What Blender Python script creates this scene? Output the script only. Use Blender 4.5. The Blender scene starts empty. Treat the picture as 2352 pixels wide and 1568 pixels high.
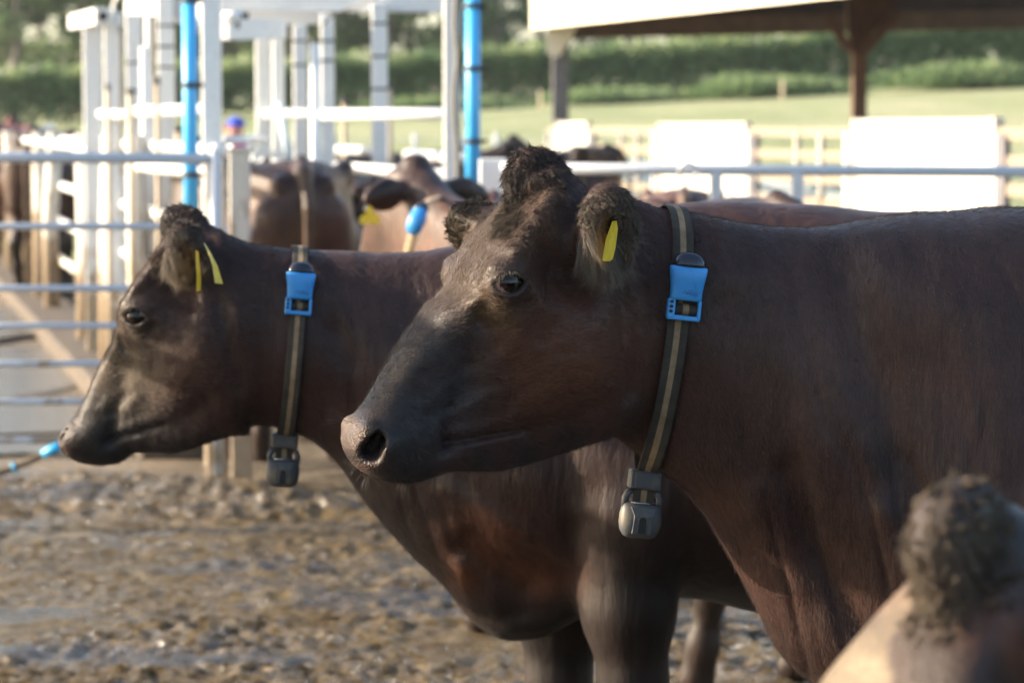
import bpy, math, os
import numpy as np
from mathutils import Vector, Matrix
from mathutils.bvhtree import BVHTree
R_ = math.radians
scene = bpy.context.scene
COL = scene.collection
rng = np.random.default_rng(7)
# ------------------------------------------------------------------ camera
FPX = 6533.33            # focal length in units of a 2352 px wide picture
CAMH = 1.55
PITCH = math.atan((784 - 290) / FPX)
CAM = np.array([0.0, 0.0, CAMH])
FW = np.array([0, math.cos(PITCH), -math.sin(PITCH)])
UPV = np.array([0, math.sin(PITCH), math.cos(PITCH)])
RT = np.array([1.0, 0, 0])
def ray(px, py):
    return FW + RT * ((px - 1176) / FPX) + UPV * ((784 - py) / FPX)
def at(px, py, Y):
    d = ray(px, py)
    return CAM + d * (Y / d[1])
cam = bpy.data.cameras.new('camera')
camo = bpy.data.objects.new('camera', cam)
COL.objects.link(camo)
camo.location = CAM
camo.rotation_euler = (math.pi / 2 - PITCH, 0, 0)
cam.sensor_width = 36.0
cam.lens = 100.0
cam.clip_start = 0.1
cam.clip_end = 2000
cam.dof.use_dof = True
cam.dof.focus_distance = 3.95
cam.dof.aperture_fstop = 6.6
scene.camera = camo

# ------------------------------------------------------------------ objects
def tag(o, label=None, cat=None, group=None, kind=None):
    if label: o['label'] = label
    if cat: o['category'] = cat
    if group: o['group'] = group
    if kind: o['kind'] = kind
    return o
def empty(name, loc=(0, 0, 0), label=None, cat=None, group=None, rz=0.0):
    o = bpy.data.objects.new(name, None)
    COL.objects.link(o)
    o.location = loc
    o.rotation_euler = (0, 0, rz)
    o.empty_display_size = 0.1
    return tag(o, label, cat, group)
def setpar(o, p):
    if p is not None:
        o.parent = p
        if p.matrix_basis != Matrix.Identity(4):
            o.matrix_parent_inverse = Matrix.LocRotScale(p.location, p.rotation_euler, None).inverted()
def mesh_obj(name, V, Fc, mat=None, parent=None, smooth=True, local=False):
    me = bpy.data.meshes.new(name)
    V = np.asarray(V, dtype=np.float64)
    me.from_pydata(V.tolist(), [], [tuple(int(i) for i in f) for f in Fc])
    me.update()
    if smooth:
        me.polygons.foreach_set('use_smooth', np.ones(len(me.polygons), dtype=bool))
    mats = mat if isinstance(mat, (list, tuple)) else [mat]
    for m in mats:
        if m: me.materials.append(m)
    o = bpy.data.objects.new(name, me)
    COL.objects.link(o)
    if parent is not None:
        if local: o.parent = parent
        else: setpar(o, parent)
    return o
def mesh_np(name, V, Q, mat=None, parent=None):
    """fast mesh from numpy quads (n,4) or triangles (n,3)"""
    me = bpy.data.meshes.new(name)
    n, k = Q.shape
    me.vertices.add(len(V)); me.vertices.foreach_set('co', np.ascontiguousarray(V, dtype=np.float32).ravel())
    me.loops.add(n * k); me.loops.foreach_set('vertex_index', np.ascontiguousarray(Q, dtype=np.int32).ravel())
    me.polygons.add(n)
    me.polygons.foreach_set('loop_start', np.arange(0, n * k, k, dtype=np.int32))
    me.update(calc_edges=True)
    me.polygons.foreach_set('use_smooth', np.ones(n, dtype=bool))
    if mat: me.materials.append(mat)
    o = bpy.data.objects.new(name, me)
    COL.objects.link(o)
    setpar(o, parent)
    return o
class MB:
    """collects boxes, tubes and loose faces, builds them as one mesh"""
    def __init__(s): s.v = []; s.f = []
    def add(s, V, Fc):
        n = len(s.v)
        s.v.extend([tuple(map(float, p)) for p in V]); s.f.extend([tuple(i + n for i in f) for f in Fc])
        return s
    def box(s, c, size, rz=0.0, bev=0.0):
        x, y, z = [k / 2 for k in size]
        b = min(bev, x * .45, y * .45, z * .45)
        P = []; Fc = []
        if b <= 0:
            P = [(sx * x, sy * y, sz * z) for sz in (-1, 1) for sy in (-1, 1) for sx in (-1, 1)]
            Fc = [(0, 2, 3, 1), (4, 5, 7, 6), (0, 1, 5, 4), (2, 6, 7, 3), (0, 4, 6, 2), (1, 3, 7, 5)]
        else:
            rings = [(-z, b), (-z + b, 0), (z - b, 0), (z, b)]
            for (zz, i) in rings:
                xx, yy = x - i, y - i; c2 = b if i == 0 else b * .35
                P += [(-xx + c2, -yy, zz), (xx - c2, -yy, zz), (xx, -yy + c2, zz), (xx, yy - c2, zz),
                      (xx - c2, yy, zz), (-xx + c2, yy, zz), (-xx, yy - c2, zz), (-xx, -yy + c2, zz)]
            for r in range(3):
                for k in range(8):
                    Fc.append((r * 8 + k, r * 8 + (k + 1) % 8, (r + 1) * 8 + (k + 1) % 8, (r + 1) * 8 + k))
            Fc.append(tuple(reversed(range(8)))); Fc.append(tuple(range(24, 32)))
        ca, sa = math.cos(rz), math.sin(rz)
        P = [(c[0] + p[0] * ca - p[1] * sa, c[1] + p[0] * sa + p[1] * ca, c[2] + p[2]) for p in P]
        return s.add(P, Fc)
    def tube(s, pts, r, n=10, cap=True, flat=1.0):
        pts = [Vector(p) for p in pts]
        rs = r if isinstance(r, (list, tuple)) else [r] * len(pts)
        P = []; Fc = []
        prev = None
        for i, p in enumerate(pts):
            d = (pts[min(i + 1, len(pts) - 1)] - pts[max(i - 1, 0)]).normalized()
            if prev is None:
                a = d.orthogonal().normalized() if abs(d.z) > .9 else d.cross(Vector((0, 0, 1))).normalized()
            else:
                a = (prev - d * prev.dot(d)).normalized()
            prev = a; b = d.cross(a)
            for k in range(n):
                t = 2 * math.pi * k / n
                P.append(p + (a * math.cos(t) + b * math.sin(t) * flat) * rs[i])
        for i in range(len(pts) - 1):
            for k in range(n):
                Fc.append((i * n + k, i * n + (k + 1) % n, (i + 1) * n + (k + 1) % n, (i + 1) * n + k))
        if cap:
            Fc.append(tuple(reversed(range(n)))); Fc.append(tuple(range((len(pts) - 1) * n, len(pts) * n)))
        return s.add(P, Fc)
    def beam(s, a, b, w, h, bev=0.004):
        """box section from a to b: w horizontal thickness, h vertical-ish"""
        a = Vector(a); b = Vector(b); d = (b - a); L = d.length; d.normalize()
        side = d.cross(Vector((0, 0, 1)))
        if side.length < .05: side = Vector((1, 0, 0))
        side.normalize(); up = side.cross(d)
        m = MB().box((0, 0, 0), (w, h, L), 0, bev)
        P = [a + side * p[0] + up * p[1] + d * (p[2] + L / 2) for p in m.v]
        return s.add(P, m.f)
    def build(s, name, mat=None, parent=None, smooth=False):
        o = mesh_obj(name, s.v, s.f, mat, parent, smooth)
        return o
# ------------------------------------------------------------------ materials
def newmat(name):
    m = bpy.data.materials.new(name); m.use_nodes = True
    nt = m.node_tree; b = nt.nodes['Principled BSDF']
    return m, nt, b
def N(nt, t, **kw):
    n = nt.nodes.new(t)
    for k, v in kw.items():
        if k in n.inputs: n.inputs[k].default_value = v
        else: setattr(n, k, v)
    return n
def ramp(nt, src, stops, interp='LINEAR'):
    r = nt.nodes.new('ShaderNodeValToRGB'); r.color_ramp.interpolation = interp
    e = r.color_ramp.elements
    while len(e) > 2: e.remove(e[-1])
    for i, (p, c) in enumerate(stops):
        if i > 1: e.new(p)
        e[i].position = p; e[i].color = (c if len(c) == 4 else tuple(c) + (1,))
    nt.links.new(src, r.inputs[0]); return r.outputs[0]
def noise(nt, scale, detail=4, rough=.55, coord='Object', vec=None, stretch=None, dist=0.0):
    if vec is None:
        tc = nt.nodes.new('ShaderNodeTexCoord'); vec = tc.outputs[coord]
    if stretch:
        mp = nt.nodes.new('ShaderNodeMapping'); mp.inputs['Scale'].default_value = stretch
        nt.links.new(vec, mp.inputs[0]); vec = mp.outputs[0]
    n = nt.nodes.new('ShaderNodeTexNoise')
    n.inputs['Scale'].default_value = scale; n.inputs['Detail'].default_value = detail
    n.inputs['Roughness'].default_value = rough; n.inputs['Distortion'].default_value = dist
    nt.links.new(vec, n.inputs['Vector'])
    return n.outputs[0]
def mix(nt, fac, a, b, mode='MIX'):
    m = nt.nodes.new('ShaderNodeMix'); m.data_type = 'RGBA'; m.blend_type = mode
    for s, i in ((fac, 0), (a, 6), (b, 7)):
        if hasattr(s, 'links') or isinstance(s, bpy.types.NodeSocket): nt.links.new(s, m.inputs[i])
        elif i == 0: m.inputs[0].default_value = s
        else: m.inputs[i].default_value = tuple(s) + ((1,) if len(s) == 3 else ())
    return m.outputs[2]
def bump(nt, b, h, strength=.3, dist=.01, prev=None):
    bp = nt.nodes.new('ShaderNodeBump'); bp.inputs['Strength'].default_value = strength
    bp.inputs['Distance'].default_value = dist
    nt.links.new(h, bp.inputs['Height'])
    if prev is not None: nt.links.new(prev, bp.inputs['Normal'])
    nt.links.new(bp.outputs[0], b.inputs['Normal']); return bp.outputs[0]
def simple(name, c1, c2=None, scale=12, rough=.5, metal=0, bmp=0, bscale=60, bdist=.002, r0=.35, r1=.65, coord='Object', c3=None, spec=.5):
    m, nt, b = newmat(name)
    if c2 is None: c2 = tuple(k * .8 for k in c1)
    n = noise(nt, scale, 6, .6, coord)
    col = ramp(nt, n, [(r0, c1), (r1, c2)] if c3 is None else [(r0, c1), (r1, c2), (min(.98, r1 + .12), c3)])
    nt.links.new(col, b.inputs['Base Color'])
    b.inputs['Roughness'].default_value = rough; b.inputs['Metallic'].default_value = metal
    b.inputs['Specular IOR Level'].default_value = spec
    if bmp: bump(nt, b, noise(nt, bscale, 5, .6, coord), bmp, bdist)
    return m

# ------------------------------------------------------------------ implicit sculpting
def catmull(P, closed=True, sub=6):
    P = np.asarray(P, float); n = len(P); out = []
    rngi = range(n) if closed else range(n - 1)
    for i in rngi:
        p0, p1, p2, p3 = (P[(i - 1) % n], P[i], P[(i + 1) % n], P[(i + 2) % n]) if closed else \
            (P[max(i - 1, 0)], P[i], P[i + 1], P[min(i + 2, n - 1)])
        for k in range(sub):
            t = k / sub
            out.append(.5 * ((2 * p1) + (-p0 + p2) * t + (2 * p0 - 5 * p1 + 4 * p2 - p3) * t * t + (-p0 + 3 * p1 - 3 * p2 + p3) * t ** 3))
    if not closed: out.append(P[-1])
    return np.array(out)
def poly_sdf(poly, X, Y):
    """positive inside"""
    sh = X.shape; x = X.ravel().astype(np.float32); y = Y.ravel().astype(np.float32)
    d = np.full(x.shape, 1e9, np.float32); ins = np.zeros(x.shape, bool)
    n = len(poly)
    for i in range(n):
        ax, ay = poly[i]; bx, by = poly[(i + 1) % n]
        ex, ey = bx - ax, by - ay; L = ex * ex + ey * ey + 1e-12
        t = np.clip(((x - ax) * ex + (y - ay) * ey) / L, 0, 1)
        d = np.minimum(d, (x - ax - t * ex) ** 2 + (y - ay - t * ey) ** 2)
        if (ay > by) != (ay < by) or ay != by:
            c = ((ay > y) != (by > y)) & (x < (bx - ax) * (y - ay) / (by - ay + 1e-12) + ax)
            ins ^= c
    d = np.sqrt(d)
    return np.where(ins, d, -d).reshape(sh)
def rbf(P, val, X, Y, eps=.004):
    P = np.asarray(P, float); n = len(P)
    def phi(r2): return r2 * np.log(r2 + 1e-9) * .5
    A = np.zeros((n + 3, n + 3))
    r2 = ((P[:, None] - P[None]) ** 2).sum(-1)
    A[:n, :n] = phi(r2) + np.eye(n) * eps * 1e-1
    A[:n, n] = 1; A[:n, n + 1:] = P; A[n, :n] = 1; A[n + 1:, :n] = P.T
    w = np.linalg.solve(A, np.concatenate([val, [0, 0, 0]]))
    out = np.full(X.shape, w[n]) + w[n + 1] * X + w[n + 2] * Y
    for i in range(n): out += w[i] * phi((X - P[i, 0]) ** 2 + (Y - P[i, 1]) ** 2)
    return out
class Frame:
    """side-view frame: u to the animal's tail, v up, w to its near side"""
    def __init__(s, O, th, scale=1.0, tilt=0.0):
        s.O = np.array(O, float); s.th = th; s.sc = scale
        c, n = math.cos(th), math.sin(th)
        s.U = np.array([c, n, 0]); s.L = np.array([n, -c, 0])
        s.tilt = tilt
    def uv(s, px, py, w=0.0):
        d = ray(px, py); k = (w - (CAM - s.O) @ s.L) / (d @ s.L)
        P = CAM + d * k
        return (P - s.O) @ s.U, P[2] - s.O[2]
    def to_world(s, u, v, w):
        ct, st = math.cos(s.tilt), math.sin(s.tilt)
        u, v = u * ct - v * st, u * st + v * ct
        return s.O + s.sc * (s.U * u + np.array([0, 0, 1.0]) * v + s.L * w)
    def loc(s, X, Y, Z):
        dx, dy, dz = X - s.O[0], Y - s.O[1], Z - s.O[2]
        u = (dx * s.U[0] + dy * s.U[1]) / s.sc; w = (dx * s.L[0] + dy * s.L[1]) / s.sc; v = dz / s.sc
        ct, st = math.cos(s.tilt), math.sin(s.tilt)
        return u * ct + v * st, -u * st + v * ct, w
class Relief:
    """a body volume given by its side outline (u,v) and by its half width and edge roundness over the side"""
    def __init__(s, outline, ctrl, p=2.0, sub=6, step=.004, pad=.08, bumps=()):
        poly = catmull(outline, True, sub)
        lo = poly.min(0) - pad; hi = poly.max(0) + pad
        s.us = np.arange(lo[0], hi[0] + step, step); s.vs = np.arange(lo[1], hi[1] + step, step)
        s.step = step; s.p = p
        U, V = np.meshgrid(s.us, s.vs, indexing='ij')
        s.d = poly_sdf(poly, U, V)
        C = np.array([[c[0], c[1]] for c in ctrl])
        s.W = np.clip(rbf(C, np.array([c[2] for c in ctrl]), U, V), .012, None)
        s.Rr = np.clip(rbf(C, np.array([c[3] for c in ctrl]), U, V, eps=.02), .012, None)
        for b in bumps:
            (u0, v0), (u1, v1), rad, amp = b
            ex, ey = u1 - u0, v1 - v0; L = ex * ex + ey * ey + 1e-12
            t = np.clip(((U - u0) * ex + (V - v0) * ey) / L, 0, 1)
            r2 = (U - u0 - t * ex) ** 2 + (V - v0 - t * ey) ** 2
            s.W = s.W + amp * np.exp(-r2 / (rad * rad))
        s.W = np.clip(s.W, .012, None).astype(np.float32); s.Rr = s.Rr.astype(np.float32)
    def sample(s, M, u, v):
        a = np.clip((u - s.us[0]) / s.step, 0, len(s.us) - 1.01); b = np.clip((v - s.vs[0]) / s.step, 0, len(s.vs) - 1.01)
        i = a.astype(np.int32); j = b.astype(np.int32); fa = (a - i).astype(np.float32); fb = (b - j).astype(np.float32)
        return (M[i, j] * (1 - fa) + M[i + 1, j] * fa) * (1 - fb) + (M[i, j + 1] * (1 - fa) + M[i + 1, j + 1] * fa) * fb
    def f(s, u, v, w):
        d = s.sample(s.d, u, v); W = s.sample(s.W, u, v); R = s.sample(s.Rr, u, v)
        q = np.maximum(1 - d / R, 0); a = np.abs(w) / W
        g = (a ** s.p + q ** s.p) ** (1 / s.p) - 1
        a2 = a ** 2 + 1e-4; q2 = q ** 2 + 1e-4
        return g * ((W * a2 + R * q2) / (a2 + q2))
class Vol:
    def __init__(s, xs, ys, zs):
        s.ax = [np.asarray(a, np.float32) for a in (xs, ys, zs)]
        s.v = np.full([len(a) for a in s.ax], .2, np.float32)
    def sl(s, lo, hi):
        return tuple(slice(max(0, int(np.searchsorted(a, l)) - 1), min(len(a), int(np.searchsorted(a, h)) + 1)) for a, l, h in zip(s.ax, lo, hi))
    def op(s, fn, lo, hi, k=.01, mode='add'):
        S = s.sl(np.array(lo) - 2 * k, np.array(hi) + 2 * k)
        x0, x1 = S[0].start, S[0].stop
        for c in range(x0, x1, 24):
            sx = slice(c, min(c + 24, x1))
            X, Y, Z = np.meshgrid(s.ax[0][sx], s.ax[1][S[1]], s.ax[2][S[2]], indexing='ij')
            if X.size == 0: return
            b = fn(X, Y, Z).astype(np.float32); a = s.v[sx, S[1], S[2]]
            if mode == 'sub':
                b = -b; h = np.clip(.5 - .5 * (b - a) / k, 0, 1) if k > 0 else (a > b)
                # smooth max
                h = np.clip(.5 + .5 * (a - b) / k, 0, 1)
                r = b + (a - b) * h + k * h * (1 - h)
            else:
                h = np.clip(.5 + .5 * (b - a) / k, 0, 1)
                r = b + (a - b) * h - k * h * (1 - h)
            s.v[sx, S[1], S[2]] = r
    def capsule(s, a, b, ra, rb, k=.02, mode='add'):
        a = np.array(a, float); b = np.array(b, float); e = b - a; L = e @ e + 1e-12; m = max(ra, rb)
        def fn(X, Y, Z):
            t = np.clip(((X - a[0]) * e[0] + (Y - a[1]) * e[1] + (Z - a[2]) * e[2]) / L, 0, 1)
            return np.sqrt((X - a[0] - t * e[0]) ** 2 + (Y - a[1] - t * e[1]) ** 2 + (Z - a[2] - t * e[2]) ** 2) - (ra + (rb - ra) * t)
        s.op(fn, np.minimum(a, b) - m, np.maximum(a, b) + m, k, mode)
    def chain(s, pts, rs, k=.02, mode='add'):
        for i in range(len(pts) - 1): s.capsule(pts[i], pts[i + 1], rs[i], rs[i + 1], k, mode)
    def ellip(s, c, r, M=None, k=.02, mode='add'):
        """M: rows = local axes in world"""
        c = np.array(c, float); r = np.array(r, float); M = np.eye(3) if M is None else np.asarray(M)
        mr = r.max(); mn = r.min()
        def fn(X, Y, Z):
            x, y, z = X - c[0], Y - c[1], Z - c[2]
            q = [(x * M[i, 0] + y * M[i, 1] + z * M[i, 2]) / r[i] for i in range(3)]
            k0 = np.sqrt(q[0] ** 2 + q[1] ** 2 + q[2] ** 2); k1 = np.sqrt((q[0] / r[0]) ** 2 + (q[1] / r[1]) ** 2 + (q[2] / r[2]) ** 2) + 1e-6
            return k0 * (k0 - 1) / k1
        s.op(fn, c - mr, c + mr, k, mode)
    def relief(s, rel, fr, k=.03):
        u0, u1, v0, v1 = rel.us[0], rel.us[-1], rel.vs[0], rel.vs[-1]; wm = float(rel.W.max())
        cs = np.array([fr.to_world(u, v, w) for u in (u0, u1) for v in (v0, v1) for w in (-wm, wm)])
        def fn(X, Y, Z): return rel.f(*fr.loc(X, Y, Z))
        s.op(fn, cs.min(0), cs.max(0), k)
    def mesh(s, smooth=2):
        v = s.v; sg = v < 0
        c = np.zeros([n - 1 for n in v.shape], np.int8)
        offs = [(i, j, k) for i in (0, 1) for j in (0, 1) for k in (0, 1)]
        nx, ny, nz = c.shape
        for (i, j, k) in offs: c += sg[i:i + nx, j:j + ny, k:k + nz]
        I = np.argwhere((c > 0) & (c < 8)); del c
        idx = np.full((nx, ny, nz), -1, np.int32); idx[I[:, 0], I[:, 1], I[:, 2]] = np.arange(len(I))
        acc = np.zeros((len(I), 3)); cnt = np.zeros(len(I))
        A = s.ax
        for ax in range(3):
            for o in offs:
                if o[ax] == 1: continue
                p = I + np.array(o); q = p.copy(); q[:, ax] += 1
                va = v[p[:, 0], p[:, 1], p[:, 2]]; vb = v[q[:, 0], q[:, 1], q[:, 2]]
                m = (va < 0) != (vb < 0)
                t = np.where(m, va / (va - vb + 1e-20), 0)
                P = np.stack([A[0][p[:, 0]], A[1][p[:, 1]], A[2][p[:, 2]]], 1).astype(float)
                P[:, ax] += t * (A[ax][q[:, ax]] - A[ax][p[:, ax]])
                acc[m] += P[m]; cnt += m
        V = acc / cnt[:, None]
        Q = []
        for ax in range(3):
            b, cx = [(1, 2), (2, 0), (0, 1)][ax]
            sa = [slice(None)] * 3; sb = [slice(None)] * 3; sa[ax] = slice(0, -1); sb[ax] = slice(1, None)
            m = sg[tuple(sa)] != sg[tuple(sb)]
            E = np.argwhere(m)
            E = E[(E[:, b] > 0) & (E[:, cx] > 0) & (E[:, b] < v.shape[b] - 1) & (E[:, cx] < v.shape[cx] - 1)]
            def g(db, dc):
                e = E.copy(); e[:, b] -= db; e[:, cx] -= dc
                return idx[e[:, 0], e[:, 1], e[:, 2]]
            q = np.stack([g(1, 1), g(0, 1), g(0, 0), g(1, 0)], 1)
            flip = ~sg[E[:, 0], E[:, 1], E[:, 2]]
            q[flip] = q[flip][:, ::-1]
            Q.append(q)
        Q = np.concatenate(Q)
        for _ in range(smooth):
            a = np.zeros_like(V); n = np.zeros(len(V))
            for k in range(4):
                i, j = Q[:, k], Q[:, (k + 1) % 4]
                for d in range(3):
                    a[:, d] += np.bincount(i, V[j, d], len(V)) + np.bincount(j, V[i, d], len(V))
                n += np.bincount(i, minlength=len(V)) + np.bincount(j, minlength=len(V))
            V = V * .45 + (a / np.maximum(n, 1)[:, None]) * .55
        return V, Q
def vnormals(V, Q):
    a = V[Q[:, 2]] - V[Q[:, 0]]; b = V[Q[:, 3 if Q.shape[1] == 4 else 1]] - V[Q[:, 1 if Q.shape[1] == 4 else 0]]
    fn = np.cross(a, b)
    n = np.zeros_like(V)
    for k in range(Q.shape[1]):
        for d in range(3): n[:, d] += np.bincount(Q[:, k], fn[:, d], len(V))
    return n / (np.linalg.norm(n, axis=1)[:, None] + 1e-12)
def graded(segs):
    """segs: list of (start, end, step)"""
    out = [segs[0][0]]
    for (a, b, st) in segs:
        n = max(1, int(round((b - a) / st))); out += list(a + (b - a) * (np.arange(1, n + 1) / n))
    return np.array(out)
def color_attr(o, C, name='tint'):
    at_ = o.data.color_attributes.new(name, 'FLOAT_COLOR', 'POINT')
    D = np.ones((len(C), 4), np.float32); D[:, :C.shape[1]] = C
    at_.data.foreach_set('color', D.ravel())
def gauss(V, c, r):
    r = np.array(r, float)
    return np.exp(-(((V - np.array(c)) / r) ** 2).sum(1))
def hair(name, V, Q, NV, weight, n, length, direc, mat, parent, rad=.00016, jitter=.35, lift=.5, curl=.25, seg=4, lenvar=.4, color=None, clump=0, lock=0):
    """short or long hair: curves rooted on a mesh, combed along direc(root points) -> vectors"""
    ctr = V[Q].mean(1); a = V[Q[:, 2]] - V[Q[:, 0]]; b = V[Q[:, 3]] - V[Q[:, 1]]
    area = .5 * np.linalg.norm(np.cross(a, b), axis=1)
    w = weight[Q].mean(1) * area
    w = np.maximum(w, 0); w /= w.sum()
    fi = rng.choice(len(Q), n, p=w)
    r1, r2 = rng.random(n), rng.random(n)
    q = Q[fi]
    P = (V[q[:, 0]] * ((1 - r1) * (1 - r2))[:, None] + V[q[:, 1]] * (r1 * (1 - r2))[:, None] + V[q[:, 2]] * (r1 * r2)[:, None] + V[q[:, 3]] * ((1 - r1) * r2)[:, None])
    Nn = NV[q[:, 0]]
    D = direc(P, Nn)
    D = D - Nn * (D * Nn).sum(1)[:, None]
    D /= np.linalg.norm(D, axis=1)[:, None] + 1e-9
    D = D + rng.normal(0, jitter, (n, 3)) + Nn * lift
    if clump:
        # hairs of one lock share part of their direction
        key = np.floor(P / clump).astype(int) @ np.array([7919, 104729, 1299709])
        uq, inv = np.unique(key, return_inverse=True)
        D = D + rng.normal(0, jitter * 1.3, (len(uq), 3))[inv]
    D /= np.linalg.norm(D, axis=1)[:, None] + 1e-9
    L = length(P) if callable(length) else np.full(n, length)
    L = L * (1 + rng.uniform(-lenvar, lenvar, n))
    bend = rng.normal(0, curl, (n, 3))
    C = np.zeros((n, seg, 3), np.float32)
    if lock:
        # locks: every hair follows the nearest guide and closes on it towards the tip
        ng = max(8, n // lock); gi = rng.choice(n, ng, replace=False); own = np.zeros(n, int)
        for a0 in range(0, n, 4000):
            d2 = ((P[a0:a0 + 4000, None] - P[gi][None]) ** 2).sum(-1); own[a0:a0 + 4000] = d2.argmin(1)
        g = gi[own]; Gd = D[g] * .55 + D * .45; Gb = bend[g] * 1.2 + bend * .3; Gl = L[g]
        for k in range(seg):
            t = k / (seg - 1); c = .50 * t ** .9
            base = P * (1 - c) + P[g] * c
            C[:, k] = base + (Gd * t + Gb * t * t - Nn * lift * .7 * t * t) * (Gl * .5 + L * .5)[:, None] + D * (.22 * t) * L[:, None] - Nn * (.0006 if k == 0 else 0)
    for k in range(0 if not lock else seg, seg):
        t = k / (seg - 1)
        C[:, k] = P + (D * t + bend * t * t + (D - Nn * lift * .9) * 0 ) * L[:, None] - Nn * (.0006 if k == 0 else 0) 
        if k: C[:, k] -= Nn * (lift * .55 * t * t) * L[:, None]
    cu = bpy.data.hair_curves.new(name)
    cu.add_curves([seg] * n)
    cu.position_data.foreach_set('vector', C.ravel())
    ra = cu.attributes.get('radius') or cu.attributes.new('radius', 'FLOAT', 'POINT')
    rr = np.tile(np.array([1 - .8 * (k / (seg - 1)) for k in range(seg)], np.float32) * rad, n)
    ra.data.foreach_set('value', rr)
    if color is not None:
        ca = cu.attributes.new('tint', 'FLOAT_COLOR', 'CURVE')
        cc = np.ones((n, 4), np.float32); cc[:, :3] = color(P, q)
        ca.data.foreach_set('color', cc.ravel())
    cu.materials.append(mat)
    o = bpy.data.objects.new(name, cu); COL.objects.link(o); setpar(o, parent)
    return o
# ================================================================== cow materials
def coat_material():
    m, nt, b = newmat('cow_coat')
    tc = nt.nodes.new('ShaderNodeTexCoord')
    ta = N(nt, 'ShaderNodeAttribute', attribute_name='tint')
    ms = N(nt, 'ShaderNodeAttribute', attribute_name='skin')
    n1 = noise(nt, 7, 5, .6, vec=tc.outputs['Object'])
    n2 = noise(nt, 60, 6, .7, vec=tc.outputs['Object'], stretch=(1, 1, 3.5), dist=.4)
    n3 = noise(nt, 420, 4, .75, vec=tc.outputs['Object'], stretch=(1, 1, .22), dist=.5)
    c = mix(nt, 1, ta.outputs['Color'], ramp(nt, n1, [(.32, (.72, .66, .68)), (.68, (2.0, 1.9, 1.84))]), 'MULTIPLY')
    oi = nt.nodes.new('ShaderNodeObjectInfo'); c = mix(nt, 1, c, oi.outputs['Color'], 'MULTIPLY')
    c = mix(nt, 1, c, ramp(nt, n2, [(.3, (.8, .8, .8)), (.72, (1.2, 1.18, 1.15))]), 'MULTIPLY')
    c = mix(nt, 1, c, ramp(nt, n3, [(.3, (.68, .68, .68)), (.7, (1.35, 1.3, 1.25))]), 'MULTIPLY')
    # flecks of dust and straw dirt
    v = nt.nodes.new('ShaderNodeTexVoronoi'); v.inputs['Scale'].default_value = 95
    nt.links.new(tc.outputs['Object'], v.inputs['Vector'])
    gate = ramp(nt, noise(nt, 9, 3, .5, vec=tc.outputs['Object']), [(.53, (0, 0, 0)), (.62, (1, 1, 1))])
    fl = ramp(nt, v.outputs['Distance'], [(.07, (1, 1, 1)), (.12, (0, 0, 0))])
    fac = mix(nt, 1, fl, gate, 'MULTIPLY')
    c = mix(nt, fac, c, (.12, .085, .05))
    nt.links.new(c, b.inputs['Base Color'])
    rr = nt.nodes.new('ShaderNodeMapRange'); rr.inputs['To Min'].default_value = .42; rr.inputs['To Max'].default_value = .24
    nt.links.new(ms.outputs['Fac'], rr.inputs['Value']); nt.links.new(rr.outputs[0], b.inputs['Roughness'])
    b.inputs['Specular IOR Level'].default_value = .30
    sh = nt.nodes.new('ShaderNodeMapRange'); sh.inputs['To Min'].default_value = .02; sh.inputs['To Max'].default_value = 0
    nt.links.new(ms.outputs['Fac'], sh.inputs['Value']); nt.links.new(sh.outputs[0], b.inputs['Sheen Weight'])
    b.inputs['Sheen Roughness'].default_value = .5
    b.inputs['Sheen Tint'].default_value = (1, .92, .84, 1)
    # short lying hair, skin folds; small beads on the bare muzzle
    hb = noise(nt, 300, 5, .7, vec=tc.outputs['Object'], stretch=(1, 1, .25), dist=.6)
    p = bump(nt, b, hb, .55, .0025)
    fo = noise(nt, 16, 3, .5, vec=tc.outputs['Object'], stretch=(1.6, 1.6, .35), dist=.3)
    p = bump(nt, b, fo, .35, .018, p)
    vb = nt.nodes.new('ShaderNodeTexVoronoi'); vb.inputs['Scale'].default_value = 330
    nt.links.new(tc.outputs['Object'], vb.inputs['Vector'])
    mm = N(nt, 'ShaderNodeMath', operation='MULTIPLY')
    inv = N(nt, 'ShaderNodeMath', operation='SUBTRACT'); inv.inputs[0].default_value = 1
    nt.links.new(vb.outputs['Distance'], inv.inputs[1])
    nt.links.new(inv.outputs[0], mm.inputs[0]); nt.links.new(ms.outputs['Fac'], mm.inputs[1])
    bump(nt, b, mm.outputs[0], .8, .0022, p)
    return m
M_COAT = coat_material()
def fur_material(name='cow_fur', rough=.55):
    m, nt, b = newmat(name)
    ta = N(nt, 'ShaderNodeAttribute', attribute_name='tint')
    hi = nt.nodes.new('ShaderNodeHairInfo')
    c = mix(nt, 1, ta.outputs['Color'], ramp(nt, hi.outputs['Random'], [(0, (.55, .55, .55)), (1, (1.7, 1.6, 1.5))]), 'MULTIPLY')
    nt.links.new(c, b.inputs['Base Color'])
    b.inputs['Roughness'].default_value = rough; b.inputs['Specular IOR Level'].default_value = .4
    return m
M_FUR = fur_material()
def eye_material():
    m, nt, b = newmat('cow_eyeball')
    ta = N(nt, 'ShaderNodeAttribute', attribute_name='tint')
    nt.links.new(ta.outputs['Color'], b.inputs['Base Color'])
    b.inputs['Roughness'].default_value = .07; b.inputs['Specular IOR Level'].default_value = .38
    return m
M_EYE = eye_material()
M_TAG = simple('yellow_tag_plastic', (.80, .55, .035), (.66, .42, .02), 60, .35, bmp=.1, bscale=200, bdist=.0005)
M_HOOF = simple('hoof_horn', (.05, .045, .04), (.10, .09, .07), 30, .5, bmp=.3)

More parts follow.
